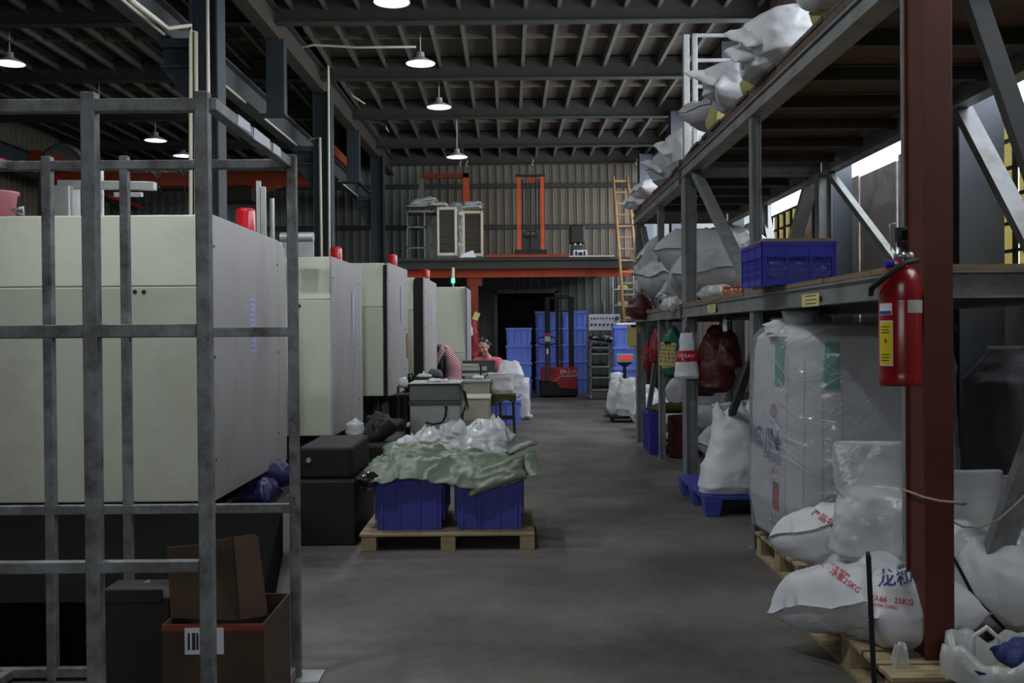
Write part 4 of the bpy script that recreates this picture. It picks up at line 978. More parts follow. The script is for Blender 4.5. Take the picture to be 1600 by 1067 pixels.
# ------------------------------------------------------------ near pile of sacks on a pallet
pal3 = pallet('wooden_pallet', 1.27, 2.35, 3.30, 4.32, .14, 'wooden pallet nearest the camera under the pile of small sacks', sheet=False)
def ws(px, py, Y, size, rot, seed, lb, m=white_sack, grp='white sacks piled by the orange post', **k):
    return tag(sack('sack', m, W(px, py, Y), size, rot, seed, **k), lb, 'sack', grp)
def print_on(sk, s, px, py, hpx, ang, m=red_ink, shear=0.):
    """ink laid on the sack's own surface, read from the aisle"""
    org = ORG[sk.name]; bv = BVHTree.FromPolygons([v.co+org for v in sk.data.vertices], [tuple(p.vertices) for p in sk.data.polygons])
    vs, fs = text_geo(s, 1.0, .012); ca, sa = math.cos(ang), math.sin(ang); out = []; ok = []
    for v in vs:
        x, y = v.x*hpx, v.y*hpx; q = W(px+x*ca-y*sa*1.+shear*y, py-(x*sa+y*ca), 3.0); d = (q-CAMLOC).normalized(); h = bv.ray_cast(CAMLOC, d)
        out.append(h[0]-d*.003 if h[0] else None)
    fs = [f for f in fs if all(out[k] is not None for k in f) and max((out[f[0]]-out[k]).length for k in f) < .05]
    MB().add([p or CAMLOC for p in out], fs)
    idx = sorted({k for f in fs for k in f}); mp_ = {k: n for n, k in enumerate(idx)}
    if fs: MB().add([out[k] for k in idx], [tuple(mp_[k] for k in f) for f in fs]).build('print', m, sk)
s1 = ws(1338, 948, 3.92, (.48, .56, .32), (-.28, .12, .45), 41, 'white sack with a red-printed corner lying lowest on the near pallet', wr=.02)
s1b = ws(1412, 968, 3.72, (.42, .48, .34), (-.35, .0, .1), 42, 'bulging white sack at the very front of the near pallet', wr=.025)
s2 = ws(1322, 848, 4.2, (.42, .50, .26), (-.35, .40, .5), 43, 'white sack with red print leaning above the lowest one', wr=.02)
s3 = tag(blob('sack', clearbag, (W(1370, 800, 3.95).x, 3.95, .42), [(0, .17, .11, 3), (.06, .165, .11, 3), (.16, .15, .10, 3), (.22, .125, .07, 2.6, -.01), (.26, .13, .035, 2.6, -.02), (.36, .135, .018, 2.6, -.03), (.43, .125, .012, 2.6, -.035), (.44, .12, .003, 2.6, -.035)], 44, wr=.02, f=6, nz=30, na=50, rotz=-.1), 'half clear plastic sack with white granules standing on the pile', 'sack', 'white sacks piled by the orange post')
sack('open_neck', clearbag2, W(1368, 760, 4.0), (.30, .28, .05), (1.4, .12, -.1), 45, s3, wr=.02, flat=1)
s4 = tag(blob('sack', grey_sack, (W(1500, 800, 4.0).x, 4.0, .26), [(0, .17, .14, 3), (.15, .2, .15, 3), (.32, .17, .08, 3), (.40, .168, .03, 3), (.47, .165, .014, 3), (.475, .16, .003, 3)], 46, wr=.016, f=5, nz=30, na=50), 'upright grey woven sack right behind the orange post', 'sack', 'white sacks piled by the orange post')
s8 = ws(1392, 905, 4.02, (.5, .5, .30), (-.1, 0, .2), 54, 'white sack filling the middle of the near pile under the half clear one', wr=.02)
s5 = ws(1570, 835, 4.2, (.6, .45, .38), (-.5, 0, -.3), 47, 'white sack with red lettering beyond the orange post', wr=.04)
s6 = ws(1530, 905, 3.9, (.75, .45, .34), (-.3, .1, -.1), 48, 'broad cloudy white sack under the slanting dark rod', clearbag, wr=.05)
s7 = ws(1590, 940, 3.72, (.55, .4, .36), (-.5, .1, -.4), 49, 'crumpled pale sack at the foot of the diagonal brace', wr=.05)
print_on(s1, '尼龙66 · 净重25KG', 1300, 893, 13, -.62); print_on(s1, 'NYLON 66 RESIN', 1306, 885, 7, -.62)
print_on(s2, '产品名称 25KG', 1306, 822, 13, -.55)
print_on(s1b, '严禁暴晒 · PA66 · 25KG', 1362, 934, 13, -.12); print_on(s1b, 'HANDLE WITH CARE', 1364, 945, 8, -.12)
print_on(s1b, '龙粒', 1400, 903, 30, .1, blue_ink)
print_on(s5, '安全', 1592, 822, 30, .3)
rod = MB().tube([(1.215, 3.30, .0), W(1365, 1050, 3.30), W(1357, 870, 3.27), W(1356, 862, 3.27)], [.0085, .0085, .0085, .006], 12).build('black_rod', rubber)
tag(rod, 'thin black rod standing upright in front of the white sacks', 'rod')
tag(sack('film_scrap', clearbag2, W(1406, 1035, 3.42), (.05, .05, .12), (.2, 0, 0), 51, wr=.02, n=16), 'bit of crumpled clear film beside the foot of the orange post', 'plastic film')

# bin lined with a white bag
wx, wy = W(1575, 1030, 3.3).x, 3.3
t = thing('waste_bin', (wx, wy, 0), 'dark blue tub lined with a white plastic bag at the near corner', 'bin')
MB().lathe((wx, wy, 0), [(.001, 0), (.15, 0), (.185, .19), (.19, .2), (.175, .2), (.14, .012), (.001, .012)], 32).build('tub', mat('navy_plastic', '#1c2454', .4), t)
b = MB(); n = 60; prof = [(.205, .13), (.207, .19), (.20, .235), (.17, .235), (.15, .16), (.12, .1), (.001, .09)]; vs = []
for r, h in prof:
    for k in range(n):
        a = 2*PI*k/n; q = .014*math.sin(5*a+r*20)+.008*math.sin(11*a+1); vs.append((wx+(r+q*min(1, r*6))*math.cos(a), wy+(r+q*min(1, r*6))*math.sin(a), h+q*1.6))
b.add(vs, [(i*n+k, i*n+(k+1) % n, (i+1)*n+(k+1) % n, (i+1)*n+k) for i in range(len(prof)-1) for k in range(n)], True).build('bin_liner', mat('liner_white', '#b9bab8', .3, var=.1, bump=.4, bscale=30), t)
b = MB(); c = Vector((wx-.09, wy-.04, .22))
b.tube([c+Vector((-.05, 0, 0)), c+Vector((-.045, 0, .07)), c+Vector((0, 0, .10)), c+Vector((.045, 0, .06)), c+Vector((.05, 0, .0))], [.012, .008, .009, .008, .012], 8); b.build('bag_handle', clearbag, t)
tag(sack('glove', mat('dark_blue_cloth', '#23306c', .6, var=.2, bump=.4, bscale=40), (wx+.03, wy-.05, .225), (.18, .12, .07), (.2, 0, .3), 52, wr=.02, n=20), 'crumpled dark blue plastic lying in the lined tub', 'rubbish')
tag(sack('film_scrap', clearbag2, (wx+.07, wy-.08, .24), (.10, .05, .05), (.2, 0, .6), 53, wr=.02, n=16), 'clear plastic scrap on top of the dark blue rubbish', 'rubbish')

# dim things stored under the shelf beyond the post
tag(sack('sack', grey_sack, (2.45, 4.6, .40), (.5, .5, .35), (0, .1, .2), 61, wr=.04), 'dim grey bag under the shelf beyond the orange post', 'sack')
tag(blob('jumbo_bag', mat('dim_grey_bag', '#45474a', .6, bump=.3, crease=.6), (2.85, 5.6, 0), [(0, .2, .3, 4), (.3, .24, .35, 3), (1.0, .22, .3, 3), (1.2, .1, .2, 2)], 62, wr=.03, nz=30), 'dim grey bulk bag deep under the shelf by the wall', 'bag')  # shade under the shelf put into the bag's dark grey
MB_ = MB().box(2.15, 2.75, 4.35, 4.9, 0, .2); tag(MB_.build('dark_pallet', dark_brown), 'low dark pallet by the side wall', 'pallet')

# ------------------------------------------------------------ leaning sack on a blue plastic pallet
t = thing('plastic_pallet', (1.8, 7.5, 0), 'blue plastic pallet under the leaning white sack', 'pallet')
x0, x1, y0, y1 = 1.36, 2.25, 6.95, 8.05
for k in range(7):
    a = y0+(y1-y0)*k/7; MB().box(x0, x1, a+.008, a+(y1-y0)/7-.012, .12, .15).build('deck_slat', blue_bin, t, bevel=.003)
for ax in (x0+.0, (x0+x1)/2-.06, x1-.13):
    for ay in (y0, (y0+y1)/2-.07, y1-.15):
        MB().hexa([(ax+.015, ay+.015), (ax+.11, ay+.015), (ax+.11, ay+.13), (ax+.015, ay+.13)], 0, [(ax, ay), (ax+.13, ay), (ax+.13, ay+.15), (ax, ay+.15)], .12).build('pallet_foot', blue_bin, t, bevel=.004)
    MB().box(ax+.01, ax+.12, y0, y1, .105, .119).build('runner', blue_bin, t)
tag(blob('sack', white_sack, (1.56, 7.12, .155), [(0, .19, .13, 3.5, .0), (.05, .20, .16, 3.2, .0), (.18, .19, .15, 3, .02), (.35, .155, .11, 3, .05), (.52, .135, .05, 3, .05), (.60, .135, .02, 3, .035), (.62, .13, .006, 3, .03)], 63, wr=.022, f=4, nz=46, na=70, topfuzz=.10), 'white woven sack with an open top slumped on the blue plastic pallet', 'sack')
tag(sack('sack', white_sack, (1.95, 7.5, .30), (.7, .5, .28), (0, 0, .2), 64, wr=.03), 'white sack lying behind the slumped open one', 'sack')

# ------------------------------------------------------------ things on the shelf: heaps of grey bags
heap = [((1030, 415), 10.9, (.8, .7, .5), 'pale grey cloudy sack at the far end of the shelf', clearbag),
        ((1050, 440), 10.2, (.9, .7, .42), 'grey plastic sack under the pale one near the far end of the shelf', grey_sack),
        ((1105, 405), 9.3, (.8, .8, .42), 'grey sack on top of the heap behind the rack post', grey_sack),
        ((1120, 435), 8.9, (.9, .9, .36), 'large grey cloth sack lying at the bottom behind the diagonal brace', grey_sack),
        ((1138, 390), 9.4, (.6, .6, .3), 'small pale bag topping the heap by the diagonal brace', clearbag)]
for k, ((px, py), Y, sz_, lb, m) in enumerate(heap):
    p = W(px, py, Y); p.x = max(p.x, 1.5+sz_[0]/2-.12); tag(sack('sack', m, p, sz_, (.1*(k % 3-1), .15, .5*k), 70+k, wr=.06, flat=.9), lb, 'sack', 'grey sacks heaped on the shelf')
tag(sack('plastic_bag', clearbag, W(1048, 458, 9.6)+Vector((.16, 0, 0)), (.5, .5, .22), (0, -.1, .3), 78, wr=.06, flat=1), 'crumpled clear bag spilling over the shelf edge by the dark red bag', 'bag')
tag(sack('plastic_bag', clearbag, W(1040, 477, 9.0)+Vector((.1, 0, 0)), (.22, .3, .1), (0, 0, .3), 79, wr=.04, flat=1), 'small white bundle at the shelf edge left of the rack post', 'bag')
p = W(1112, 467, 7.1); ob = mat('orange_sauce', '#b8703a', .3, trans=.2)
t = thing('glass_jar', (1.56, 7.1, 1.54), 'small amber jar on the shelf edge', 'jar')
MB().lathe((1.56, 7.1, 1.54), [(.001, 0), (.032, 0), (.034, .01), (.034, .055), (.026, .065), (.001, .066)], 18).build('jar_body', ob, t)
MB().lathe((1.56, 7.1, 1.605), [(.03, 0), (.03, .016), (.001, .018)], 18).build('jar_lid', orange, t)
t = copy_tree(t, (1.60, 6.95, 1.54), label='second amber jar, nearer one on the shelf edge')
tag(sack('plastic_bag', clearbag2, (1.56, 7.5, 1.58), (.2, .4, .09), (0, 0, .1), 81, wr=.03), 'clear plastic bag lying flat beside the amber jars', 'bag')
tag(sack('teal_rag', teal, (1.53, 7.42, 1.60), (.06, .10, .05), (0, 0, .4), 82, wr=.01, n=14), 'small teal wad in front of the clear bag on the shelf', 'cloth')

# ------------------------------------------------------------ sacks on the upper deck
top = [((1300, 12), 4.62, (.50, .5, .34), (.1, .1, .1), 'grey translucent sack at the near end of the upper deck', clearbag),
       ((1205, 66), 5.62, (.62, .62, .30), (.0, .06, .25), 'big bright white sack, upper of two on the rack deck', white_sack),
       ((1212, 118), 5.70, (.56, .60, .24), (0, 0, -.1), 'bright white sack pressed under the big one on the deck', white_sack),
       ((1150, 128), 6.75, (.50, .5, .22), (.1, .30, .5), 'white sack with a pointed corner next along the deck', white_sack),
       ((1160, 160), 6.70, (.46, .5, .24), (.0, .1, -.2), 'white sack under the pointed one on the deck', white_sack),
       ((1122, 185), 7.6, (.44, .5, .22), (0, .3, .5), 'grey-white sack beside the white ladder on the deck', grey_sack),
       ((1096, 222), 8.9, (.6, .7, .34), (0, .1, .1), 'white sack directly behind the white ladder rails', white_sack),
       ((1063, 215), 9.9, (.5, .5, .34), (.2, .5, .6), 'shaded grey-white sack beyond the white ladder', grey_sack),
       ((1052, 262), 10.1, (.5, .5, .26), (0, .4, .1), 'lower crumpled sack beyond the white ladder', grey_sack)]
for k, ((px, py), Y, s_, r_, lb, m) in enumerate(top):
    p = W(px, py, Y); p.z = max(p.z, 2.75+s_[2]*.5) if k < 6 else 2.75+s_[2]*.5; p.x = max(p.x, 1.50+s_[0]*.5-.13)
    if k in (1, 2, 3, 6, 7):
        L_, w_, h = s_[0]*.5, s_[1]*.42, s_[2]
        o_ = blob('sack', m, (p.x, p.y, p.z-h*.5), [(0, L_*.80, w_*.80, 5), (h*.12, L_*.96, w_*.96, 5), (h*.5, L_, w_, 4.5), (h*.85, L_*.95, w_*.94, 4.5), (h, L_*.72, w_*.72, 4), (h*1.02, L_*.1, w_*.1, 2)], 90+k, wr=.028, f=4.5, nz=30, na=70, rotz=r_[2])
        sack_mesh((.26, .30, .05), (.5, -.2, r_[2]), (p.x-L_*.95, p.y-.05, p.z+h*.05), 95+k, 18, wr=.015).build('end_flap', m, o_, weld=True)
        tag(o_, lb, 'sack', 'white sacks on the upper deck')
    else: tag(sack('sack', m, p, s_, r_, 90+k, wr=.03, flat=.75), lb, 'sack', 'white sacks on the upper deck')
for k, (px, py, Y, s_, lb) in enumerate(((1022, 297, 11.2, (.62, .5, .2), 'plump white sack at the far end of the deck'), (1004, 320, 11.55, (.55, .5, .17), 'flat white sack hanging over the far end of the deck'))):
    p = W(px, py, Y); tag(sack('sack', white_sack, (p.x+.05, Y, max(p.z, 2.80)), s_, (0, -.05, .2), 101+k, wr=.015, flat=.8), lb, 'sack', 'white sacks on the upper deck')
for k, (px, py, Y) in enumerate(((1170, 130, 6.2), (1275, 32, 4.75), (1118, 190, 7.3))):
    p = W(px, py, Y); tag(sack('yellow_cloth', mat('yellow_green_cloth', '#a8a464', .7, var=.2), (max(p.x, 1.53), Y, max(p.z, 2.82)), (.10, .16, .22), (0, .2, .3), 105+k, wr=.03, n=18), ['yellow-green bag neck between the bright sacks', 'yellow-green bag neck at the nearest deck sack', 'yellow-green bag neck beside the farther deck sacks'][k], 'cloth')
# white ladder standing on the deck
t = thing('white_ladder', (1.62, 8.4, 2.747), 'white steel ladder standing upright on the upper deck', 'ladder')
a, b_ = W(1072, 60, 8.3), W(1084, 60, 8.1)
MB().box(a.x-.022, a.x+.028, 8.3, 8.37, 2.747, W(1073, 53, 8.3).z).build('stile', galv, t, bevel=.003)
xr = W(1083, 60, 8.3).x; MB().box(xr-.004, xr+.036, 8.3, 8.35, 2.747, W(1083, 55, 8.3).z).build('stile', galv, t, bevel=.003)
xe = W(1172, 60, 8.3).x; MB().box(xe-.02, xe+.02, 8.3, 8.35, 2.747, W(1083, 55, 8.3).z).build('stile', galv, t, bevel=.003)
for py in (54, 93, 134, 174, 215): 
    z = W(1110, py, 8.3).z; MB().box(xr, xe, 8.31, 8.34, z-.012, z+.012).build('rung', galv, t)

# ------------------------------------------------------------ things hanging from the shelf beam
def note(px, py, Y, w, h, lb, txt=True, rot=0):
    p = W(px, py, Y); t = thing('hanging_note', p, lb, 'note', 'yellow notes hanging on the rack')
    MB().obox(p, (w, .004, h), (0.05, rot, 0)).build('sheet', yellow_pap, t); MB().obox(p+Vector((.012, .012, -.02)), (w*.9, .004, h), (0.05, rot-.1, .1)).build('rear_sheet', yellow_pap, t)
    MB().box(p.x-.03, p.x+.03, Y-.012, Y+.01, p.z+h/2-.015, p.z+h/2+.012).build('bulldog_clip', black_m, t); MB().tube([(p.x, Y, p.z+h/2+.01), (p.x, Y, max(p.z+h/2+.03, 1.425))], .002, 5).build('clip_wire', galv, t)
    if txt:
        b = MB(); M = Euler((.05, rot, 0)).to_matrix()
        for k, s_ in enumerate(('本 周 订 单', 'PA66 白 120', 'PA6 黑 80', '共 五 箱 请', '按 时 出 货')):
            vs, fs = text_geo(s_, .026); b.add([p+M @ Vector((v.x*1.1, -.004, v.y*1.1+h*.34-k*h*.17)) for v in vs], fs)
        b.build('handwriting', ink, t)
note(1043, 553, 9.3, .145, .215, 'yellow handwritten note hanging beside the white bag on the rack', rot=.08)
note(990, 525, 11.8, .16, .24, 'yellow note clipped on the farthest rack post', False)
p = W(1073, 555, 8.05)
hb = thing('hanging_bag', (p.x, 8.05, p.z-.2), 'white plastic bag with a red band hanging on a hook at the rack post', 'bag')
bb = blob('bag_sheet', white_sack, (p.x, 8.05, p.z-.19), [(0, .085, .03, 3), (.02, .095, .045, 2.6), (.1, .09, .04, 2.6), (.25, .06, .03, 2.4), (.33, .05, .02, 2.4), (.37, .045, .01, 2.2)], 111, hb, wr=.012, f=8, nz=30, na=40)
band = blob('red_band', redbag if False else red_pl, (p.x, 8.05, p.z-.19), [(.14, .0885, .0405, 2.6), (.16, .088, .0405, 2.6), (.22, .075, .037, 2.5), (.23, .073, .036, 2.5)], 111, hb, wr=.012, f=8, nz=10, na=40)
b = MB(); flat_text('HIBAY', .045, (p.x-.01, 8.0, p.z-.005), (1, 0, -.06), (.06, 0, 1), b); b.build('bag_print', white_pap, hb)
MB().tube([(p.x-.02, 8.05, p.z+.17), (p.x-.01, 8.05, p.z+.22), (p.x+.01, 8.05, p.z+.215), (p.x+.02, 8.05, p.z+.17)], .006, 6).build('bag_loop', redbag, hb); MB().tube([(p.x, 8.05, p.z+.21), (p.x, 8.05, p.z+.30), (1.45, 8.05, 1.425)], .002, 5).build('hook', galv, hb)
def hbag(px, py, Y, w, h, m, lb, seed, d=.05):
    p = W(px, py, Y); zt = ZS0
    t = thing('hanging_bag', (p.x, Y, p.z-h/2), lb, 'bag', 'coloured plastic bags hanging under the shelf')
    blob('bag_sheet', m, (p.x, Y, p.z-h/2), [(0, w*.25, d*.5, 2.4), (h*.08, w*.45, d, 2.4), (h*.4, w*.5, d, 2.2), (h*.75, w*.35, d*.7, 2), (h*.95, w*.12, d*.4, 2), (h, w*.08, d*.3, 2)], seed, t, wr=.03, f=7, nz=28, na=36)
    if p.z+h/2 < zt: MB().tube([(p.x, Y, p.z+h/2-.01), (p.x, Y, zt+.005)], .003, 5).build('string', galv, t)
    return t
hbag(1118, 560, 8.1, .30, .55, darkred, 'large dark red plastic bag hanging behind the white one', 112, .1)
hbag(1098, 580, 8.5, .26, .42, darkred, 'second dark red bag hanging close behind the white bag with the band', 113, .08)
hbag(1140, 545, 7.6, .16, .30, darkred, 'dark red bag hanging nearest the jumbo bag', 114, .06)
hbag(1026, 540, 10.4, .14, .36, redbag, 'red plastic bag hanging left of the yellow handwritten note', 115)
hbag(1012, 555, 11.3, .10, .34, redbag, 'narrow red bag hanging by the farthest rack post', 116)
hbag(1052, 550, 9.6, .22, .5, mat('green_bag', '#1f6a52', .4, var=.2, bump=.4, bscale=30), 'green plastic bag hanging behind the yellow handwritten note', 117)
p = W(1001, 477, 10.9)
t = thing('hanging_bag', (p.x, 10.9, p.z-.15), 'round dark red bag knotted to the shelf end with red string', 'bag')
blob('bag_sheet', darkred, (p.x, 10.9, p.z-.16), [(0, .05, .05, 2), (.04, .12, .11, 2), (.13, .14, .12, 2), (.22, .09, .08, 2), (.28, .03, .03, 2)], 118, t, wr=.025, f=8, nz=24, na=36)
MB().tube([(p.x, 10.9, p.z+.10), (p.x+.03, 10.9, p.z+.2), (p.x+.02, 10.9, p.z+.24)], .007, 6).build('knot_string', red_pl, t)
tag(sack('plastic_bag', clearbag, W(1006, 448, 11.0), (.22, .2, .14), (0, 0, .2), 119, wr=.04, n=20, flat=1), 'clear plastic bag tucked above the round dark red bag', 'bag')
t = thing('price_tag', W(1133, 508, 6.9), 'small white tag hanging in the dark under the shelf', 'tag'); p = W(1133, 508, 6.9)
MB().box(p.x-.014, p.x+.014, 6.9, 6.903, p.z-.04, p.z+.04).build('card', white_pap, t); MB().tube([(p.x, 6.9, p.z+.04), (p.x, 6.9, ZS0)], .002, 5).build('string', galv, t)

# ------------------------------------------------------------ bins and sacks on the floor below the far rack
c = bin_proto(.16, .55, .46, mat('navy_bin', '#2a2f92', .4, var=.07)); c.location = (1.545, 10.75, 0); c['label'] = 'tall narrow dark blue bin on the floor under the far shelf'; c['group'] = 'bins under the far shelf'
t = thing('paint_bucket', (1.78, 10.3, 0), 'dark red metal bucket between the rack posts', 'bucket')
MB().lathe((1.78, 10.3, 0), [(.001, 0), (.13, 0), (.135, .02), (.14, .42), (.146, .43), (.13, .43), (.12, .03), (.001, .03)], 28).build('pail', darkred, t)
tag(sack('rag', moss, (1.72, 10.55, .48), (.45, .3, .1), (0, 0, .2), 121, wr=.03, n=20), 'dark green rag lying over the blue bin and red bucket', 'cloth')
tag(sack('sack', white_sack, (1.95, 12.4, .25), (.7, .6, .4), (0, 0, .2), 122, wr=.03, flat=1), 'white sack lying on the floor past the far rack', 'sack')
tag(sack('sack', white_sack, (2.1, 11.2, .62), (.7, .6, .35), (0, 0, -.2), 123, wr=.03, flat=1), 'white sack stacked behind the far shelf posts', 'sack')
tag(sack('sack', white_sack, (2.15, 10.9, .30), (.8, .7, .36), (0, 0, .3), 124, wr=.03, flat=1), 'white sack at the bottom of the stack behind the far posts', 'sack')
tag(sack('sack', grey_sack, (2.15, 8.9, .28), (.8, .7, .36), (0, 0, .3), 125, wr=.03, flat=1), 'grey sack on the floor behind the rack post', 'sack')
pallet('wooden_pallet', 1.6, 2.6, 10.3+.5, 11.7, .12, 'low wooden pallet under the white sacks of the far rack', sheet=False, boards=6)
t = thing('pedestal', (1.95, 8.0, 0), 'slim pale metal pedestal standing under the hanging bags', 'stand')
MB().box(1.90, 1.97, 7.97, 8.03, .02, .82).build('stem', rack_steel, t); MB().box(1.86, 2.02, 7.93, 8.08, .82, .92).build('head', galv, t); MB().box(1.84, 2.04, 7.9, 8.1, 0, .02).build('foot', rack_steel, t)
# ============================================================ WORK PLACE BETWEEN THE MACHINES
t = thing('scrap_crusher', (-.7, 9.7, 0), 'stainless box machine with dark olive hinged lid behind the bag heap', 'machine')
x0, x1 = W(640, 600, 9.5).x, W(719, 600, 9.5).x
MB().box(x0, x1, 9.5, 10.1, .05, .62).build('stainless_body', stainless, t, bevel=.006)
MB().hexa([(x0-.005, 9.49), (x1+.005, 9.49), (x1+.005, 10.1), (x0-.005, 10.1)], .66, [(x0-.005, 9.53), (x1+.0, 9.53), (x1+.0, 10.1), (x0-.005, 10.1)], .82).build('olive_lid', olive, t, bevel=.008)
MB().box(x0-.01, x1+.01, 9.48, 10.1, .615, .658).build('lid_hinge_band', olive, t, bevel=.004)
MB().box(x0-.005, x1+.005, 9.5, 10.1, .822, .832).build('top_plate', cream, t)
for a in (x0+.02, x1-.06):
    for y in (9.55, 10.0): MB().box(a, a+.04, y, y+.04, 0, .05).build('foot', black_m, t)
b = MB(); b.tube([W(697, 637, 9.47), W(696, 650, 9.46), W(691, 660, 9.47), W(676, 663, 9.47), W(665, 660, 9.47)], .010, 8); b.cyl(W(697, 637, 9.50), W(697, 637, 9.46), .018, n=12); b.build('crank_handle', rubber, t)
b = MB()
for k in range(3): b.tube([(x1-.01, 9.52, .80), (x1+.03+.01*k, 9.5, .74), (x1+.05+.015*k, 9.5, .64-.03*k), (x1+.03, 9.5, .56), (x1+.0, 9.52, .50-.1*k)], .006, 6)
b.build('cable_loops', rubber, t)
tag(sack('paper_waste', white_pap, ((x0+x1)/2+.02, 9.7, .842), (.22, .12, .02), (0, 0, 0), 131, wr=.02, n=16), 'scraps lying on top of the olive-lidded machine', 'scraps')
t = thing('side_stand', (-1.02, 9.8, 0), 'dark open stand beside the olive-lidded machine', 'stand')
xa = W(622, 600, 9.9).x
for px in (622, 634):
    p = W(px, 600, 9.9); MB().box(p.x-.012, p.x+.012, 9.89, 9.915, 0, .78).build('leg', black_m, t)
MB().box(xa-.02, x0-.02, 9.6, 10.0, .70, .715).build('tray', black_m, t); MB().box(xa-.02, x0-.02, 9.6, 10.0, .40, .415).build('tray', galv, t)
tag(sack('plastic_bag', clearbag, W(630, 600, 9.75), (.1, .14, .10), (0, 0, .2), 132, wr=.02, n=16), 'little white bag on the dark stand', 'bag')
t = thing('grey_cabinet', (-.45, 10.9, 0), 'cream sheet-metal box standing between crusher and stool', 'cabinet')
x0c, x1c = W(716, 640, 10.6).x, W(765, 640, 10.6).x
MB().box(x0c, x1c, 10.6, 11.3, 0, .60).build('cabinet_body', mat('cream_dull', '#c3bda6', .5, var=.06), t, bevel=.012)
MB().box(x0c-.01, x1c+.01, 10.59, 11.3, .60, .615).build('cabinet_top', cream, t, bevel=.004)
# low tray table with a white dish
t = thing('tray_table', (-1.0, 12.2, 0), 'black tray table under the fourth machine with white scraps', 'table')
xa, xb = W(641, 592, 12.2).x, W(691, 592, 12.2).x
zt = W(660, 590, 12.2).z
MB().box(xa, xb, 12.0, 12.45, zt-.03, zt).build('tray', black_m, t, bevel=.004); MB().tube([(xa, 12.0, zt-.02), (xa-.0, 12.0, zt+.05), (xa+.05, 12.0, zt+.055), (xa+.06, 12.0, zt)], .012, 8).build('tray_handle', black_m, t)
for a in (xa+.02, xb-.05):
    for y in (12.03, 12.4): MB().box(a, a+.025, y, y+.025, 0, zt-.03).build('leg', black_m, t)
tag(sack('white_scraps', white_sack, W(663, 588, 12.1), (.20, .15, .05), (0, 0, 0), 133, wr=.01, n=16), 'flat white plastic pieces on the black tray', 'scraps')
tag(sack('grey_cloth', mat('grey_cloth', '#5c616a', .8, bump=.3), W(680, 585, 12.2), (.18, .2, .10), (0, .2, 0), 134, wr=.02, n=18), 'grey cloth heap on the black tray next to the white pieces', 'cloth')
t = thing('glue_bottle', W(662, 590, 12.25), 'small white bottle standing on the black tray', 'bottle'); p = W(662, 589, 12.25)
MB().lathe(p, [(.001, 0), (.02, 0), (.022, .04), (.012, .05), (.010, .07), (.001, .072)], 14).build('bottle_body', white_pap, t)
# desk with metal machine parts and back panel
t = thing('work_desk', (-.4, 13.0, 0), 'pale work desk in front of the seated woman', 'desk')
xa, xb = W(720, 598, 12.6).x, W(764, 598, 12.6).x; zt = W(740, 594, 12.6).z
MB().box(xa, xb+.02, 12.6, 13.7, zt-.03, zt).build('desk_top', galv, t, bevel=.003)
MB().box(xa, xb, 12.62, 12.64, .0, zt-.03).build('front_panel', mat('cream_dull', '#c3bda6'), t); MB().box(xa, xa+.02, 12.64, 13.66, 0, zt-.03).build('side_panel', mat('cream_dull', ''), t); MB().box(xb-.02, xb, 12.64, 13.66, 0, zt-.03).build('side_panel', mat('cream_dull', ''), t)
t = thing('steel_press', (-.45, 13.2, zt), 'stacked grey metal plates and rails on the desk', 'tool')
for k, (a, h) in enumerate(((576, 6), (585, 5), (571, 4))):
    z = W(740, a, 13.1).z; MB().box(W(722, a, 13.1).x, W(760 if k < 2 else 748, a, 13.1).x, 13.05, 13.35, z-h*.004, z+h*.004).build('plate', stainless, t, bevel=.004)
for px in (724, 757): MB().box(W(px, 580, 13.2).x-.02, W(px, 580, 13.2).x+.02, 13.15, 13.25, zt, W(px, 572, 13.2).z).build('upright', steel_grey, t)
MB().box(W(751, 580, 13.0).x-.01, W(751, 580, 13.0).x+.012, 13.0, 13.04, zt+.02, W(751, 570, 13.0).z).build('dark_clamp', dark_brown, t)
tag(sack('white_bundle', white_pap, W(747, 590, 12.85), (.16, .14, .05), (0, 0, 0), 135, wr=.006, n=16), 'small white bundle on the desk in front of the metal plates', 'bundle')
tag(MB().box(W(723, 580, 13.75).x, W(774, 580, 13.75).x, 13.73, 13.76, .3, W(740, 563, 13.75).z).build('desk_screen', olive, bevel=.004), 'grey-green sheet metal screen behind the desk', 'panel')
# stool with cloth
sx0, sx1 = W(763, 620, 12.9).x, W(804, 620, 12.9).x
t = thing('stool', ((sx0+sx1)/2, 13.05, 0), 'dark wooden stool with white bags on it beside the aisle', 'stool')
dw = mat('dark_wood', '#1e1a18', .5)
MB().box(sx0, sx1, 12.88, 13.22, .47, .495).build('seat', dw, t, bevel=.004)
for a, a2 in ((sx0+.01, sx0-.01), (sx1-.04, sx1-.02)):
    for y in (12.9, 13.17): MB().hexa([(a2, y), (a2+.033, y), (a2+.033, y+.033), (a2, y+.033)], 0, [(a, y), (a+.033, y), (a+.033, y+.033), (a, y+.033)], .47).build('leg', dw, t)
MB().box(sx0+.02, sx1-.02, 12.91, 12.925, .18, .21).build('stretcher', dw, t); MB().box(sx0+.02, sx1-.02, 13.18, 13.195, .18, .21).build('stretcher', dw, t)
MB().box(sx0+.14, sx0+.17, 12.895, 12.92, .2, .47).build('slat', dw, t)
b = MB(); n = 40; vs = []
for j in range(2):
    for k in range(n):
        a = 2*PI*k/n; ca, sa = math.cos(a), math.sin(a); s_ = 1/max(abs(ca), abs(sa))
        vs.append(((sx0+sx1)/2+ca*s_*((sx1-sx0)/2+.012), 13.05+sa*s_*.182, .50 if j == 0 else .44-.035*abs(math.sin(a*2.5))-.02*noise.noise(Vector((ca*3, sa*3, 0)))))
b.add(vs, [tuple(range(n-1, -1, -1))]+[(k, (k+1) % n, (k+1) % n+n, k+n) for k in range(n)]); tag(b.build('seat_cloth', moss, solid=.008), 'dark green cloth draped over the stool seat', 'cloth')
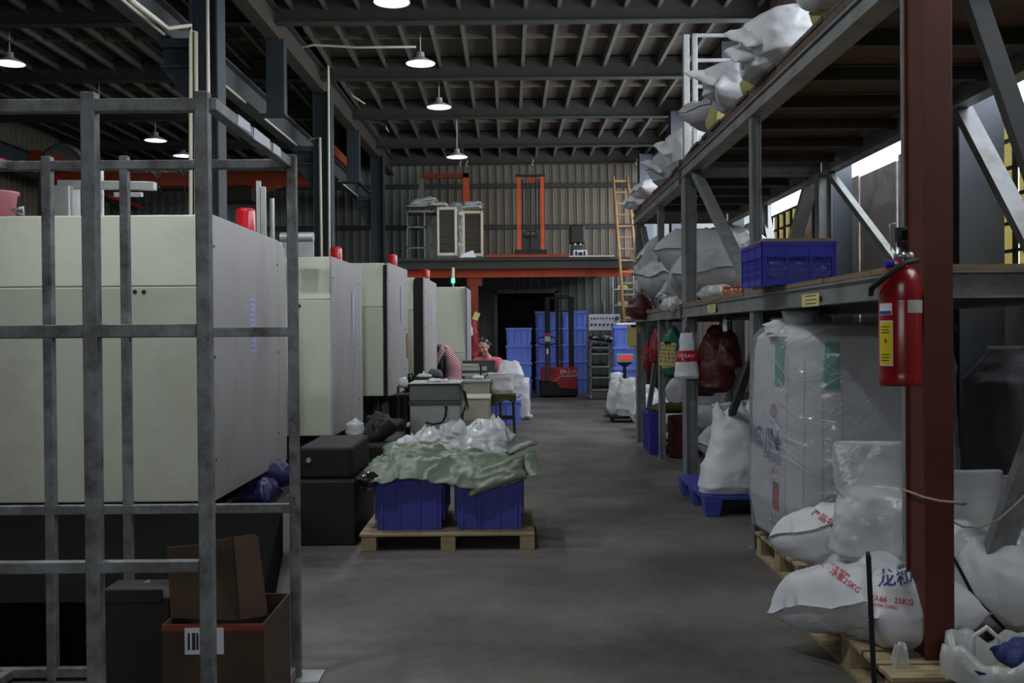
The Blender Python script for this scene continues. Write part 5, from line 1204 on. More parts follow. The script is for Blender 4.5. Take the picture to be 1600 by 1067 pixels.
p = W(783, 600, 13.05)
tag(blob('plastic_bag', white_sack, (p.x, 13.05, .508), [(0, .13, .11, 3), (.05, .15, .13, 3), (.16, .14, .12, 3), (.24, .16, .12, 3.5), (.27, .165, .12, 3.5), (.272, .14, .1, 3.5), (.26, .02, .02, 3)], 136, wr=.02, f=7), 'full white plastic bag standing on the stool', 'bag')
t = thing('storage_bin', (-.1, 14.2, 0), 'z', 'bin'); bpy.data.objects.remove(t)
fb = bin_proto(.54, .38, .34, blue_far, lid=True); fb['group'] = 'blue bins stacked at the back'; PROTO = fb
fb.location = (-.10, 14.3, 0); fb['label'] = 'light blue bin on the floor behind the stool'
tag(blob('sack', white_sack, (-.04, 14.3, .354), [(0, .11, .12, 3), (.1, .13, .13, 3, .02), (.22, .17, .13, 3, .04), (.36, .18, .11, 3, .06), (.46, .15, .05, 3, .06), (.54, .10, .01, 3, .05)], 137, wr=.03, topfuzz=.06), 'big white plastic sack on the bin behind the stool', 'sack')
p = W(812, 620, 15.0)
sk = blob('sack', white_sack, (p.x, 15.0, 0), [(0, .15, .08, 3.5), (.04, .16, .11, 3.2), (.3, .15, .11, 3), (.55, .14, .08, 3), (.62, .14, .03, 3), (.63, .14, .008, 3)], 138, wr=.012)
tag(sk, 'upright white sack printed with large red letters beside the stool', 'sack')
# red letters read sideways down the sack
org = ORG[sk.name]; bv = BVHTree.FromPolygons([v.co+org for v in sk.data.vertices], [tuple(q.vertices) for q in sk.data.polygons])
out = MB()
for s_, zc in (('L', .53), ('K', .34), ('U', .22), ('V', .04)):
    vs, fs = text_geo(s_, .17); g = []
    for v in vs:
        q = Vector((p.x-.03-v.y, 14.5, zc+.0+v.x)); h = bv.ray_cast(q, Vector((0, 1, 0))); g.append(h[0]-Vector((0, .004, 0)) if h[0] else Vector((q.x, 14.9, q.z)))
    out.add(g, fs)
out.build('print', red_ink, sk)
tag(sack('sack_corner', white_sack, (p.x+.14, 14.9, .05), (.12, .12, .06), (0, .2, 0), 139, wr=.01, n=14), 'small white bag foot on the floor by the red-lettered sack', 'bag')

# ============================================================ PEOPLE
def caps(lst, n=16):
    b = MB()
    for (a, c, ra, rb) in lst:
        a, c = Vector(a), Vector(c); d = c-a; L_ = d.length
        if L_ < 1e-6: d = Vector((0, 0, 1)); L_ = 1e-6
        d = d/L_ if L_ > 1e-5 else Vector((0, 0, 1)); u = d.orthogonal().normalized(); w = d.cross(u); vs = []
        pr = [(-math.cos(t)*ra, math.sin(t)*ra) for t in [PI/2*k/5 for k in range(6)]]+[(L_+math.sin(t)*rb, math.cos(t)*rb) for t in [PI/2*k/5 for k in range(6)]]
        for h, r in pr:
            for k in range(n): th = 2*PI*k/n; vs.append(a+d*h+(u*math.cos(th)+w*math.sin(th))*max(r, 1e-4))
        m = len(pr); fs = [(i*n+k, i*n+(k+1) % n, (i+1)*n+(k+1) % n, (i+1)*n+k) for i in range(m-1) for k in range(n)]+[tuple(range(n-1, -1, -1)), tuple((m-1)*n+k for k in range(n))]
        b.add(vs, fs, True)
    return b
def ell(b, c, r, M=None, n=20):
    c = Vector(c); M = M or Matrix.Identity(3); vs = []
    for i in range(n+1):
        ph = PI*i/n
        for k in range(n):
            th = 2*PI*k/n; vs.append(c+M @ Vector((r[0]*math.sin(ph)*math.cos(th), r[1]*math.sin(ph)*math.sin(th), -r[2]*math.cos(ph))))
    b.add(vs, [(i*n+k, i*n+(k+1) % n, (i+1)*n+(k+1) % n, (i+1)*n+k) for i in range(n) for k in range(n)], True)
def fuse(b, name, m, parent, voxel=.008, smooth_n=4):
    o = b.build(name, m, None); md = o.modifiers.new('r', 'REMESH'); md.mode = 'VOXEL'; md.voxel_size = voxel; md.use_smooth_shade = True
    dg = bpy.context.evaluated_depsgraph_get(); me = bpy.data.meshes.new_from_object(o.evaluated_get(dg)); org = ORG[o.name]
    bm = bmesh.new(); bm.from_mesh(me)
    for _ in range(smooth_n): bmesh.ops.smooth_vert(bm, verts=bm.verts, factor=.5, use_axis_x=True, use_axis_y=True, use_axis_z=True)
    bm.to_mesh(me); bm.free()
    r = MB(); r.add([v.co+org for v in me.vertices], [tuple(q.vertices) for q in me.polygons], True)
    bpy.data.objects.remove(o); bpy.data.meshes.remove(me)
    return r.build(name, m, parent)
def hand(lst, wrist, d, palm_n, s=1., curl=.5, side=1):
    """append a palm, four unequal bent fingers and a thumb; d: direction of the hand"""
    wrist, d, pn = Vector(wrist), Vector(d).normalized(), Vector(palm_n).normalized(); sd = d.cross(pn).normalized()*side
    pc = wrist+d*.045*s
    for q in (-.024, -.008, .008, .024): lst.append((wrist+sd*q*.6*s, wrist+d*.085*s+sd*q*s, .016*s, .012*s))
    for q, L_ in ((-.030, .075), (-.010, .085), (.010, .080), (.029, .062)):
        a = wrist+d*.088*s+sd*q*s; b1 = a+(d*math.cos(curl*.6)+pn*math.sin(curl*.6))*L_*.5*s; b2 = b1+(d*math.cos(curl*1.6)+pn*math.sin(curl*1.6))*L_*.3*s; b3 = b2+(d*math.cos(curl*2.4)+pn*math.sin(curl*2.4))*L_*.25*s
        lst += [(a, b1, .0088*s, .0082*s), (b1, b2, .0082*s, .0076*s), (b2, b3, .0076*s, .0066*s)]
    a = wrist+d*.025*s-sd*.022*s; b1 = a+(d*.6-sd*.7+pn*.3).normalized()*.04*s; b2 = b1+(d*.9-sd*.2+pn*.4).normalized()*.032*s
    lst += [(a, b1, .013*s, .0105*s), (b1, b2, .0105*s, .008*s)]
def head(lst_mb, c, M, s=1.):
    """skull, jaw, nose, ears, lips on matrix M (x right of the face's owner's left, -y front, z up)"""
    c = Vector(c)
    def at(x, y, z): return c+M @ Vector((x*s, y*s, z*s))
    ell(lst_mb, at(0, .01, .02), (.074*s, .092*s, .10*s), M); ell(lst_mb, at(0, -.022, -.040), (.060*s, .062*s, .066*s), M)
    ell(lst_mb, at(0, -.07, -.095), (.024*s, .02*s, .018*s), M, 12)
    ell(lst_mb, at(0, -.094, -.012), (.010*s, .014*s, .026*s), M, 12); ell(lst_mb, at(0, -.100, -.028), (.016*s, .014*s, .011*s), M, 12)
    for e in (-1, 1):
        ell(lst_mb, at(e*.074, .01, -.012), (.012*s, .020*s, .032*s), M, 12); ell(lst_mb, at(e*.036, -.066, -.035), (.026*s, .02*s, .024*s), M, 12); ell(lst_mb, at(e*.03, -.08, .022), (.026*s, .012*s, .010*s), M, 12)
    ell(lst_mb, at(0, -.080, -.058), (.024*s, .012*s, .008*s), M, 12); ell(lst_mb, at(0, -.078, -.068), (.02*s, .012*s, .008*s), M, 12)
    return at
LIP = mat('lips', '#9a5550', .5)
def features(parent, at, M, s=1.):
    for e in (-1, 1):
        b = MB(); ell(b, at(e*.030, -.076, .003), (.014*s, .008*s, .0055*s), M, 12); b.build('eye', mat('eye_dark', '#2a201c', .3), parent)
        b = MB(); b.tube([at(e*.012, -.089, .022), at(e*.03, -.091, .028), at(e*.05, -.080, .023)], [.002*s, .003*s, .0015*s], 6); b.build('eyebrow', hair_m, parent)
    b = MB(); b.tube([at(-.022, -.0865, -.062), at(-.008, -.0925, -.060), at(.008, -.0925, -.060), at(.022, -.0865, -.062)], [.001, .004*s, .004*s, .001], 6); b.build('mouth', LIP, parent)

# seated woman in pink, facing the camera and looking down towards her right hand
PY = 15.0
hc = W(756, 541, PY); hc.y = PY-.10
t = thing('person', (hc.x+.02, PY+.1, 0), 'woman in a pink T-shirt sitting at the desk and looking down', 'person')
Mh = Euler((math.radians(22), math.radians(-4), math.radians(-22))).to_matrix()
cx_ = hc.x+.05
sh = hc.z-.215   # shoulder height
body = []
pel = Vector((cx_, PY+.22, .53)); chest = Vector((cx_, PY+.06, sh-.10)); neck0 = Vector((cx_-.005, PY+.02, sh+.04)); neck1 = hc+Vector((.01, .035, -.08))
body += [(pel+Vector((-.09, 0, 0)), pel+Vector((.09, 0, 0)), .12, .12), (pel, chest, .125, .115), (chest+Vector((-.07, 0, 0)), chest+Vector((.07, 0, 0)), .11, .11), (chest, neck0, .10, .07), (neck0, neck1, .052, .048)]
shL, shR = Vector((cx_-.165, PY+.04, sh-.02)), Vector((cx_+.165, PY+.04, sh-.02))
elL, elR = Vector((cx_-.24, PY-.10, sh-.26)), Vector((cx_+.245, PY-.12, sh-.25))
wrL, wrR = Vector((cx_-.10, PY-.30, sh-.31)), Vector((cx_+.20, PY-.34, sh-.37))
for a, e, w_ in ((shL, elL, wrL), (shR, elR, wrR)): body += [(a, e, .052, .040), (e, w_, .040, .026), (neck0+Vector((0, 0, -.03)), a, .06, .058)]
hand(body, wrL, (.5, -.8, -.1), (0, 0, -1), 1, .5, 1); hand(body, wrR, (-.3, -.9, -.2), (0, 0, -1), 1, .5, -1)
for s_ in (-1, 1):
    hip = pel+Vector((s_*.09, -.02, -.01)); kn = Vector((cx_+s_*.12, PY-.22, .50)); an = Vector((cx_+s_*.12, PY-.16, .09)); body += [(hip, kn, .085, .06), (kn, an, .058, .036), (an, an+Vector((0, -.14, -.045)), .036, .028)]
B = caps(body); at = head(B, hc, Mh, 1.02); pbod = fuse(B, 'body', skin, t, .0085, 3)
features(t, at, Mh, 1.02)
b = MB(); ell(b, at(0, .020, .034), (.080, .094, .094), Mh, 32); ell(b, at(0, .08, -.02), (.06, .05, .07), Mh, 16); ell(b, at(0, .14, .0), (.035, .04, .035), Mh, 14)
# cut the hair back from the face
vs_keep = []
HB = MB(); 
for v in b.v:
    q = Mh.transposed() @ (v-hc)
    lim = -.015-max(0, q.z-.05)*1.1
    if q.y < lim and q.z < .125: v = v+Mh @ Vector((0, lim-q.y, .0))
    HB.v.append(v)
HB.f, HB.sm = b.f, b.sm
HB.tube([at(.0, .14, .0), at(.03, .17, -.06), at(.05, .17, -.13)], [.03, .028, .008], 10)
HB.build('hair', hair_m, t)
shirt = [(pel+Vector((-.09, 0, -.02)), pel+Vector((.09, 0, -.02)), .138, .138), (pel, chest, .142, .132), (chest+Vector((-.07, 0, 0)), chest+Vector((.07, 0, 0)), .127, .127), (chest, neck0+Vector((0, 0, -.035)), .118, .078)]
for a, e in ((shL, elL), (shR, elR)): shirt += [(neck0+Vector((0, .005, -.045)), a, .072, .070), (a, a+(e-a)*.72, .070, .062)]
so = fuse(caps(shirt), 'shirt', pink, t, .010, 3)
b = MB(); b.box(cx_-.05, cx_+.07, PY-.088, PY-.078, sh-.165, sh-.15); b.build('shirt_print', ink, t)
tr = []
for s_ in (-1, 1):
    hip = pel+Vector((s_*.09, -.02, -.01)); kn = Vector((cx_+s_*.12, PY-.22, .50)); an = Vector((cx_+s_*.12, PY-.16, .12)); tr += [(hip, kn, .10, .075), (kn, an, .072, .055)]
tr.append((pel+Vector((-.08, 0, -.03)), pel+Vector((.08, 0, -.03)), .125, .125)); fuse(caps(tr), 'trousers', trouser, t, .012, 2)
for s_ in (-1, 1):
    b = MB(); ell(b, (cx_+s_*.12, PY-.24, .035), (.045, .12, .04)); b.build('shoe', rubber, t)
t = thing('stool', (cx_, PY+.22, 0), 'plastic stool under the woman in pink', 'stool')
MB().cyl((cx_, PY+.22, .37), (cx_, PY+.22, .40), .17, n=24).build('seat', blue_far, t)
for a in range(4):
    d = Vector((math.cos(PI/4+a*PI/2), math.sin(PI/4+a*PI/2), 0)); MB().cyl(Vector((cx_, PY+.22, .0))+d*.17, Vector((cx_, PY+.22, .37))+d*.12, .018, .022, 8).build('leg', blue_far, t)

# woman in stripes bending towards the machine, seen from behind her side
QY = 14.55
hp = W(706, 602, QY); shq = W(693, 546, QY)
t = thing('person', (hp.x, QY, 0), 'woman in a red and white striped top with long black hair, bent over', 'person')
pel = Vector((hp.x, QY, .53)); ch = Vector((shq.x+.005, QY-.03, shq.z-.05)); mid = (pel+ch)/2+Vector((.075, .02, .02))
hq = Vector((shq.x-.17, QY-.12, shq.z-.10)); nk = Vector((shq.x-.06, QY-.04, shq.z-.01))
body = [(pel+Vector((0, -.08, 0)), pel+Vector((0, .08, 0)), .125, .125), (pel, mid, .13, .115), (mid, ch, .12, .115), (ch+Vector((0, -.07, 0)), ch+Vector((0, .07, 0)), .10, .10), (ch, nk, .09, .05), (nk, hq+Vector((.03, .02, .0)), .05, .047)]
s1_, s2_ = ch+Vector((-.01, -.16, .03)), ch+Vector((-.01, .16, .03))
e1, e2 = Vector((s1_.x-.12, QY-.26, .82)), Vector((s2_.x-.14, QY+.16, .84)); w1, w2 = Vector((e1.x-.2, QY-.28, .80)), Vector((e2.x-.2, QY+.05, .80))
for a, e, w_ in ((s1_, e1, w1), (s2_, e2, w2)): body += [(ch+Vector((0, 0, .04)), a, .06, .055), (a, e, .05, .04), (e, w_, .038, .026)]
hand(body, w1, (-1, .1, -.1), (0, 0, -1), 1, .5, 1); hand(body, w2, (-1, -.1, -.1), (0, 0, -1), 1, .5, -1)
for s_ in (-1, 1):
    hip = pel+Vector((-.02, s_*.09, -.01)); kn = Vector((pel.x-.40, QY+s_*.12, .50)); an = Vector((pel.x-.36, QY+s_*.12, .09)); body += [(hip, kn, .085, .06), (kn, an, .056, .036), (an, an+Vector((-.14, 0, -.045)), .036, .028)]
B = caps(body); Mq = Euler((math.radians(45), 0, math.radians(-80))).to_matrix(); at = head(B, hq, Mq); fuse(B, 'body', skin, t, .0085, 3); features(t, at, Mq)
b = MB(); ell(b, at(0, .025, .03), (.086, .098, .098), Mq, 24)
for q in b.v:
    l_ = Mq.transposed() @ (q-hq)
    if l_.y < -.04 and l_.z < .08: q += Mq @ Vector((0, -.04-l_.y, 0))
hs = nk
for k in range(9):
    o_ = -.11+.0275*k
    b.tube([hq+Vector((.04, o_*.5, .07)), hs+Vector((.03, o_*.8, .035)), ch+Vector((-.035, o_-.08, .0)), ch+Vector((-.02, o_-.12, -.2)), ch+Vector((-.02, o_-.12, -.36))], [.03, .038, .04, .035, .015], 8)
for k in range(5):
    o_ = -.03+.022*k
    b.tube([hs+Vector((.0+o_*.3, -.08, .06)), ch+Vector((-.03+o_, -.17, .06)), ch+Vector((-.035+o_, -.21, -.08)), ch+Vector((-.04+o_, -.20, -.28))], [.03, .036, .032, .012], 8)
b.build('hair', hair_m, t)
sh_ = [(pel+Vector((0, -.08, .0)), pel+Vector((0, .08, .0)), .142, .142), (pel, mid, .145, .128), (mid, ch, .134, .128), (ch+Vector((0, -.07, 0)), ch+Vector((0, .07, 0)), .114, .114), (ch, nk+Vector((.03, 0, -.02)), .105, .075)]
for a, e in ((s1_, e1), (s2_, e2)): sh_ += [(ch+Vector((0, 0, .03)), a, .075, .07), (a, a+(e-a)*.6, .068, .06)]
fuse(caps(sh_), 'striped_top', stripes, t, .010, 3)
tr = [(pel+Vector((0, -.08, -.03)), pel+Vector((0, .08, -.03)), .13, .13)]
for s_ in (-1, 1):
    hip = pel+Vector((-.02, s_*.09, -.01)); kn = Vector((pel.x-.40, QY+s_*.12, .50)); an = Vector((pel.x-.36, QY+s_*.12, .12)); tr += [(hip, kn, .10, .075), (kn, an, .07, .053)]
fuse(caps(tr), 'trousers', trouser, t, .012, 2)
for s_ in (-1, 1):
    b = MB(); ell(b, (pel.x-.44, QY+s_*.12, .035), (.12, .045, .04)); b.build('shoe', rubber, t)
t = thing('stool', (pel.x, QY, 0), 'plastic stool under the woman in stripes', 'stool')
MB().cyl((pel.x, QY, .37), (pel.x, QY, .40), .17, n=24).build('seat', blue_far, t)
for a in range(4):
    d = Vector((math.cos(PI/4+a*PI/2), math.sin(PI/4+a*PI/2), 0)); MB().cyl(Vector((pel.x, QY, 0))+d*.17, Vector((pel.x, QY, .37))+d*.12, .018, .022, 8).build('leg', blue_far, t)

# ============================================================ BACK OF THE HALL
MZ = 2.72
mz = thing('mezzanine', (0, 20.5, MZ), 'storage platform on an orange beam across the back of the hall', 'platform')
MB().box(-2.3, 2.3, 18.75, 22.5, MZ-.05, MZ).build('platform_deck', girder_m, mz)
MB().ibeam((-2.1, 18.68, MZ-.13), (2.35, 18.66, MZ-.13), .14, .17, .014).build('edge_beam', girder_m, mz)
MB().chan((-1.95, 18.9, 2.435), (2.3, 18.88, 2.435), .1, .155, .012).build('orange_beam', orange_br, mz)
for x in (-1.9, -.9, 0, .9, 1.9): MB().ibeam((x, 18.75, 2.6), (x, 22.5, 2.6), .1, .15, .01).build('floor_joist', girder_m, mz)
MB().box(-.42, 1.15, 18.72, 19.6, MZ+.002, MZ+.06).build('orange_board', orange, mz, bevel=.004)
MB().box(1.15, 2.0, 18.72, 19.0, MZ+.002, MZ+.03).build('grey_strip', galv, mz)
t = thing('orange_column', (-.66, 18.95, 0), 'orange steel column holding up the storage platform', 'column')
MB().ibeam((-.66, 18.95, 0), (-.66, 18.95, 2.36), .17, .16, .012, up=(0, 1, 0)).build('shaft', orange, t); MB().box(-.78, -.50, 18.86, 19.04, 2.2, 2.36).build('gusset', orange, t); MB().box(-.78, -.54, 18.83, 19.07, 0, .015).build('base_plate', orange, t)
t = thing('portal_stand', (-.8, 21.5, MZ), 'orange steel portal frame standing on the platform behind the cabinets', 'frame')
a, b_ = W(700, 275, 21.6), W(728, 275, 21.6)
MB().box(b_.x-.06, b_.x+.06, 21.5, 21.62, MZ, b_.z+.05).build('upright', orange_br, t); MB().box(W(658, 275, 21.6).x, b_.x+.06, 21.5, 21.62, b_.z-.05, b_.z+.05).build('crossbar', mat('orange_dull', '#7a3018', .6, var=.2, dirt='#3a2018', dscale=4), t)
MB().box(W(662, 275, 21.6).x-.1, W(662, 275, 21.6).x, 21.56, 21.64, MZ, b_.z-.05).build('rear_upright', green_clad, t)
# air coolers
def cooler(px0, px1, py0, py1, Y, lb, first, tilt=0):
    a, b_ = W(px0, py1, Y), W(px1, py0, Y); z0 = MZ+.0; z1 = b_.z; x0, x1 = a.x, b_.x; t = thing('air_cooler', ((x0+x1)/2, Y+.2, z0), lb, 'air cooler', 'air coolers on the platform')
    fr = .045; zb = z0+.16
    b = MB(); b.box(x0, x0+fr, Y, Y+.45, zb, z1); b.box(x1-fr, x1, Y, Y+.45, zb, z1); b.box(x0+fr, x1-fr, Y, Y+.45, z1-.06, z1); b.box(x0+fr, x1-fr, Y, Y+.45, zb, zb+.06); b.build('casing', mat('cooler_cream', '#c8c0a8', .5, var=.08), t, bevel=.01)
    MB().box(x0+fr, x1-fr, Y+.02, Y+.43, zb+.06, z1-.06).build('pad', mat('cooler_pad', '#3c372e', .9, var=.2, scale=40, bump=.5), t)
    for k in range(6): MB().box(x0+fr, x1-fr, Y+.008, Y+.016, zb+.1+k*(z1-zb-.2)/5.5, zb+.108+k*(z1-zb-.2)/5.5).build('louvre', mat('cooler_pad'   , ''), t)
    MB().hexa([(x0+.05, Y+.05), (x1-.05, Y+.05), (x1-.05, Y+.4), (x0+.05, Y+.4)], z0, [(x0, Y), (x1, Y), (x1, Y+.45), (x0, Y+.45)], zb).build('water_tray', steel_grey, t)
    return t
cooler(683, 713, 323, 392, 20.2, 'cream air cooler with dark mesh panel, taller one on the platform', True)
cooler(723, 754, 329, 395, 20.4, 'cream air cooler with dark mesh beside the platform orange upright', False)
t = thing('metal_table', (-2.0, 20.3, MZ), 'grey metal frame stand at the end of the platform holding folded sheets', 'stand')
xa, xb = W(636, 360, 20.2).x, W(681, 360, 20.2).x; zt = W(650, 330, 20.2).z
for x in (xa, xa+.35): 
    for y in (20.1, 20.6): MB().box(x, x+.03, y, y+.03, MZ, zt-.02).build('leg', steel_grey, t)
MB().box(xa, xb-.02, 20.08, 20.65, zt-.04, zt).build('top', steel_grey, t)
for z in (MZ+.30, MZ+.72): MB().box(xa, xa+.38, 20.1, 20.12, z, z+.03).build('crossbar', steel_grey, t)
def folded(px, py, Y, w, lb, n, seed):
    p = W(px, py, Y); t = thing('folded_sheets', (p.x, Y, p.z), lb, 'folded sheets'); random.seed(seed)
    for k in range(n):
        sack('sheet', mat('grey_white_sheet', '#a5a49c', .5, var=.15, scale=8, dirt='#33312d', dscale=9, dlo=.55, dhi=.62) if k % 2 else clearbag, (p.x+random.uniform(-.04, .04), Y+.1, p.z+.028*k), (w*(1-.05*k), .5, .045), (0, random.uniform(-.06, .06)-(.04*k), random.uniform(-.1, .1)), seed+k, t, n=16, wr=.012, flat=1)
folded(662, 322, 20.4, .62, 'pile of folded grey-white sheets with dark edges on the metal stand', 6, 201); folded(686, 320, 20.3, .35, 'folded sheets lying on the taller air cooler', 2, 214)
folded(738, 323, 20.5, .42, 'folded striped sheets on the air cooler by the orange upright', 4, 221)
tag(slab([W(720, 402, 19.9), W(744, 402, 19.9), W(739, 391, 19.9), W(722, 397, 19.9)], .01, white_pap, 'white_sheet', None), 'crumpled white sheet at the foot of the air coolers', 'sheet')
p = W(695, 300, 21.0); tag(blob('wrapped_bundle', clearbag2, (p.x, 21.1, MZ), [(0, .35, .2, 3), (.5, .36, .22, 3), (.85, .36, .2, 3), (1.15, .28, .18, 2.6, .1), (1.35, .1, .08, 2, .2)], 205, wr=.05, f=5), 'tall translucent wrapped bundle behind the folded sheets', 'bundle')

# orange manual stacker on the platform
px0, px1 = W(808, 300, 20.0).x, W(850, 300, 20.0).x
t = thing('manual_stacker', ((px0+px1)/2, 20.0, MZ), 'orange-framed stacker mast standing on the platform', 'stacker')
zt = W(830, 276, 20.0).z; xm = (px0+px1)/2
for x in (px0, px1-.07): MB().chan((x+.035, 20.0, MZ+.12), (x+.035, 20.0, zt), .10, .07, .015, up=(1, 0, 0)).build('mast_rail', orange_br, t)
for x in (px0+.09, px1-.12): MB().box(x, x+.03, 20.02, 20.06, MZ+.1, zt-.05).build('inner_rail', black_m, t)
MB().box(px0-.03, px1+.03, 19.98, 20.05, zt-.0, zt+.045).build('top_bar', dark_brown, t, bevel=.01); MB().box(xm-.08, xm+.08, 19.97, 20.03, zt-.13, zt-.02).build('pulley_plate', orange, t)
MB().cyl((xm, 20.0, MZ+.1), (xm, 20.0, zt-.1), .02).build('lift_cylinder', black_m, t)
for dx in (-.1, .1): MB().tube([(xm+dx, 19.98, zt-.1), (xm+dx, 19.98, MZ+.5)], .008, 6).build('chain', black_m, t)
MB().tube([(xm-.13, 19.93, MZ+.52), (xm-.13, 19.93, MZ+.60), (xm, 19.93, MZ+.62), (xm+.13, 19.93, MZ+.60), (xm+.13, 19.93, MZ+.52), (xm, 19.93, MZ+.5), (xm-.13, 19.93, MZ+.52)], .012, 8).build('handle', black_m, t)
MB().box(px0+.08, px1-.08, 20.0, 20.1, MZ+.12, MZ+.55).build('guard_plate', mat('guard_dark', '#23262a', .6), t)
MB().box(px0-.06, px1+.06, 19.8, 20.15, MZ+.04, MZ+.24).build('chassis', black_m, t, bevel=.02)
for x in (px0, px1-.12): MB().box(x, x+.12, 20.1, 20.9, MZ+.02, MZ+.09).build('fork', black_m, t)
for x in (px0+.03, px1-.03): MB().cyl((x-.02, 19.9, MZ+.045), (x+.02, 19.9, MZ+.045), .045, n=16).build('wheel', rubber, t)
# small motor and white box
p = W(907, 404, 19.3)
t = thing('white_box', (p.x, 19.3, MZ+.03), 'small white box printed with a black mark on the platform edge', 'box')
MB().box(p.x-.13, p.x+.13, 19.3, 19.5, MZ+.03, MZ+.18).build('box_body', white_pap, t, bevel=.004)
b = MB(); b.cyl((p.x, 19.299, MZ+.10), (p.x, 19.292, MZ+.10), .045, n=16); b.box(p.x-.10, p.x-.06, 19.294, 19.299, MZ+.05, MZ+.16); b.box(p.x+.06, p.x+.10, 19.294, 19.299, MZ+.05, MZ+.16); b.build('printed_mark', ink, t)
t = thing('old_motor', (p.x, 20.2, MZ), 'dark upright motor unit standing behind the small white box', 'motor')
MB().box(p.x-.12, p.x+.12, 20.1, 20.4, MZ, MZ+.35).build('motor_base', steel_dark, t, bevel=.01); MB().box(p.x-.15, p.x+.15, 20.1, 20.4, MZ+.38, MZ+.75).build('motor_head', dark_brown, t, bevel=.03); MB().cyl((p.x-.05, 20.15, MZ+.18), (p.x-.05, 20.15, MZ+.40), .03).build('shaft', galv, t); MB().cyl((p.x+.06, 20.15, MZ+.18), (p.x+.06, 20.15, MZ+.40), .025).build('shaft', galv, t)

# bins stacked at the back, one by one
def stack(px, Y, n, lbs, w_=None):
    x = W(px, 600, Y).x
    for k in range(n):
        copy_tree(PROTO, (x, Y, .352*k), (0, 0, 0), label=lbs % ('bottom', 'second', 'third', 'fourth', 'fifth', 'top')[k if k < n-1 else 5], group='blue bins stacked at the back')
stack(811, 20.4, 4, 'light blue lidded bin in the stack left of the red stacker, %s one')
for (px, nm) in ((856, 'behind the stacker handle'), (898, 'behind the stacker mast')):
    x = W(px, 600, 21.3).x
    for k in range(5): copy_tree(PROTO, (x, 21.4, .36+.352*k-.36+.0), label='light blue bin in the tall stack %s, %s one' % (nm, ('bottom', 'second', 'third', 'fourth', 'top')[k]), group='blue bins stacked at the back')
    pass
# red electric stacker
Ys = 20.0
X = lambda px: W(px, 600, Ys).x
def Zp(py): return W(870, py, Ys).z
t = thing('electric_stacker', (X(875), Ys+.2, 0), 'red electric pallet stacker with tall black mast parked at the end of the aisle', 'stacker')
MB().box(X(844), X(903), Ys, Ys+.5, .03, Zp(596)).build('lower_cover', black_m, t, bevel=.02)
MB().box(X(846), X(902), Ys+.01, Ys+.48, Zp(596), Zp(574)).build('red_cover', red_paint, t, bevel=.02)
MB().add([(X(868), Ys-.012, Zp(595)), (X(902), Ys-.012, Zp(607)), (X(902), Ys-.012, Zp(590)), (X(874), Ys-.012, Zp(590)), (X(868), Ys+.01, Zp(595)), (X(902), Ys+.01, Zp(607)), (X(902), Ys+.01, Zp(590)), (X(874), Ys+.01, Zp(590))], [(0, 1, 2, 3), (7, 6, 5, 4), (0, 4, 5, 1), (1, 5, 6, 2), (2, 6, 7, 3), (3, 7, 4, 0)]).build('red_corner', red_paint, t)
MB().add([(X(876), Ys-.014, Zp(606)), (X(902), Ys-.014, Zp(607.5)), (X(902), Ys-.014, Zp(594)), (X(868), Ys-.014, Zp(595)), (X(876), Ys+.01, Zp(606)), (X(902), Ys+.01, Zp(607)), (X(902), Ys+.01, Zp(594)), (X(868), Ys+.01, Zp(595))], [(0, 1, 2, 3), (7, 6, 5, 4), (0, 4, 5, 1), (1, 5, 6, 2), (2, 6, 7, 3), (3, 7, 4, 0)]).build('red_corner', red_paint, t)
MB().tube([(X(862), Ys-.016, Zp(596)), (X(868), Ys-.016, Zp(595)), (X(875), Ys-.016, Zp(588)), (X(902), Ys-.016, Zp(588))], .011, 6).build('silver_strip', galv, t)
for k in range(3): MB().box(X(858), X(868), Ys-.004, Ys+.012, Zp(584-3.5*k)-.006, Zp(584-3.5*k)+.006).build('vent_slot', black_m, t)
b = MB(); flat_text('EP小力', .12, (X(889), Ys-.004, Zp(582)), (1, 0, -.05), (.05, 0, 1), b); b.build('lettering', white_pap, t)
for x in (X(853), X(873)-.03, X(891)): MB().box(x, x+(.10 if x < X(870) or x > X(885) else .06), Ys+.3, Ys+.42, .05, Zp(466)).build('mast_rail', black_m, t, bevel=.005)
MB().box(X(853), X(899), Ys+.3, Ys+.4, Zp(466), Zp(463)).build('mast_top', black_m, t); MB().box(X(853), X(899), Ys+.28, Ys+.32, Zp(487), Zp(485)).build('mast_crossbar', black_m, t); MB().tube([(X(858), Ys+.33, Zp(463)), (X(858), Ys+.33, Zp(461)), (X(893), Ys+.33, Zp(461)), (X(893), Ys+.33, Zp(463))], .008, 6).build('mast_hoop', black_m, t)
MB().box(X(852.5), X(858.5), Ys-.08, Ys+.0, Zp(596), Zp(528)).build('tiller_arm', mat('tiller_dark', '#3a3638', .5), t, bevel=.01); MB().box(X(851), X(860), Ys-.12, Ys+.0, Zp(534), Zp(525)).build('tiller_head', galv, t, bevel=.01)
MB().tube([(X(852), Ys-.1, Zp(527)), (X(843), Ys-.1, Zp(527)), (X(840), Ys-.1, Zp(532)), (X(843), Ys-.1, Zp(537)), (X(855), Ys-.1, Zp(539)), (X(867), Ys-.1, Zp(537)), (X(870), Ys-.1, Zp(532)), (X(867), Ys-.1, Zp(527)), (X(859), Ys-.1, Zp(526))], .014, 8).build('handle_loop', black_m, t)
MB().box(X(852), X(859), Ys-.14, Ys-.02, Zp(524), Zp(520)).build('red_button', red_pl, t, bevel=.008); MB().box(X(854), X(857), Ys-.085, Ys-.081, Zp(553), Zp(545)).build('sticker', white_pap, t)
for x in (X(850), X(885)): MB().box(x, x+.15, Ys+.5, Ys+1.1, .03, .09).build('fork', black_m, t)
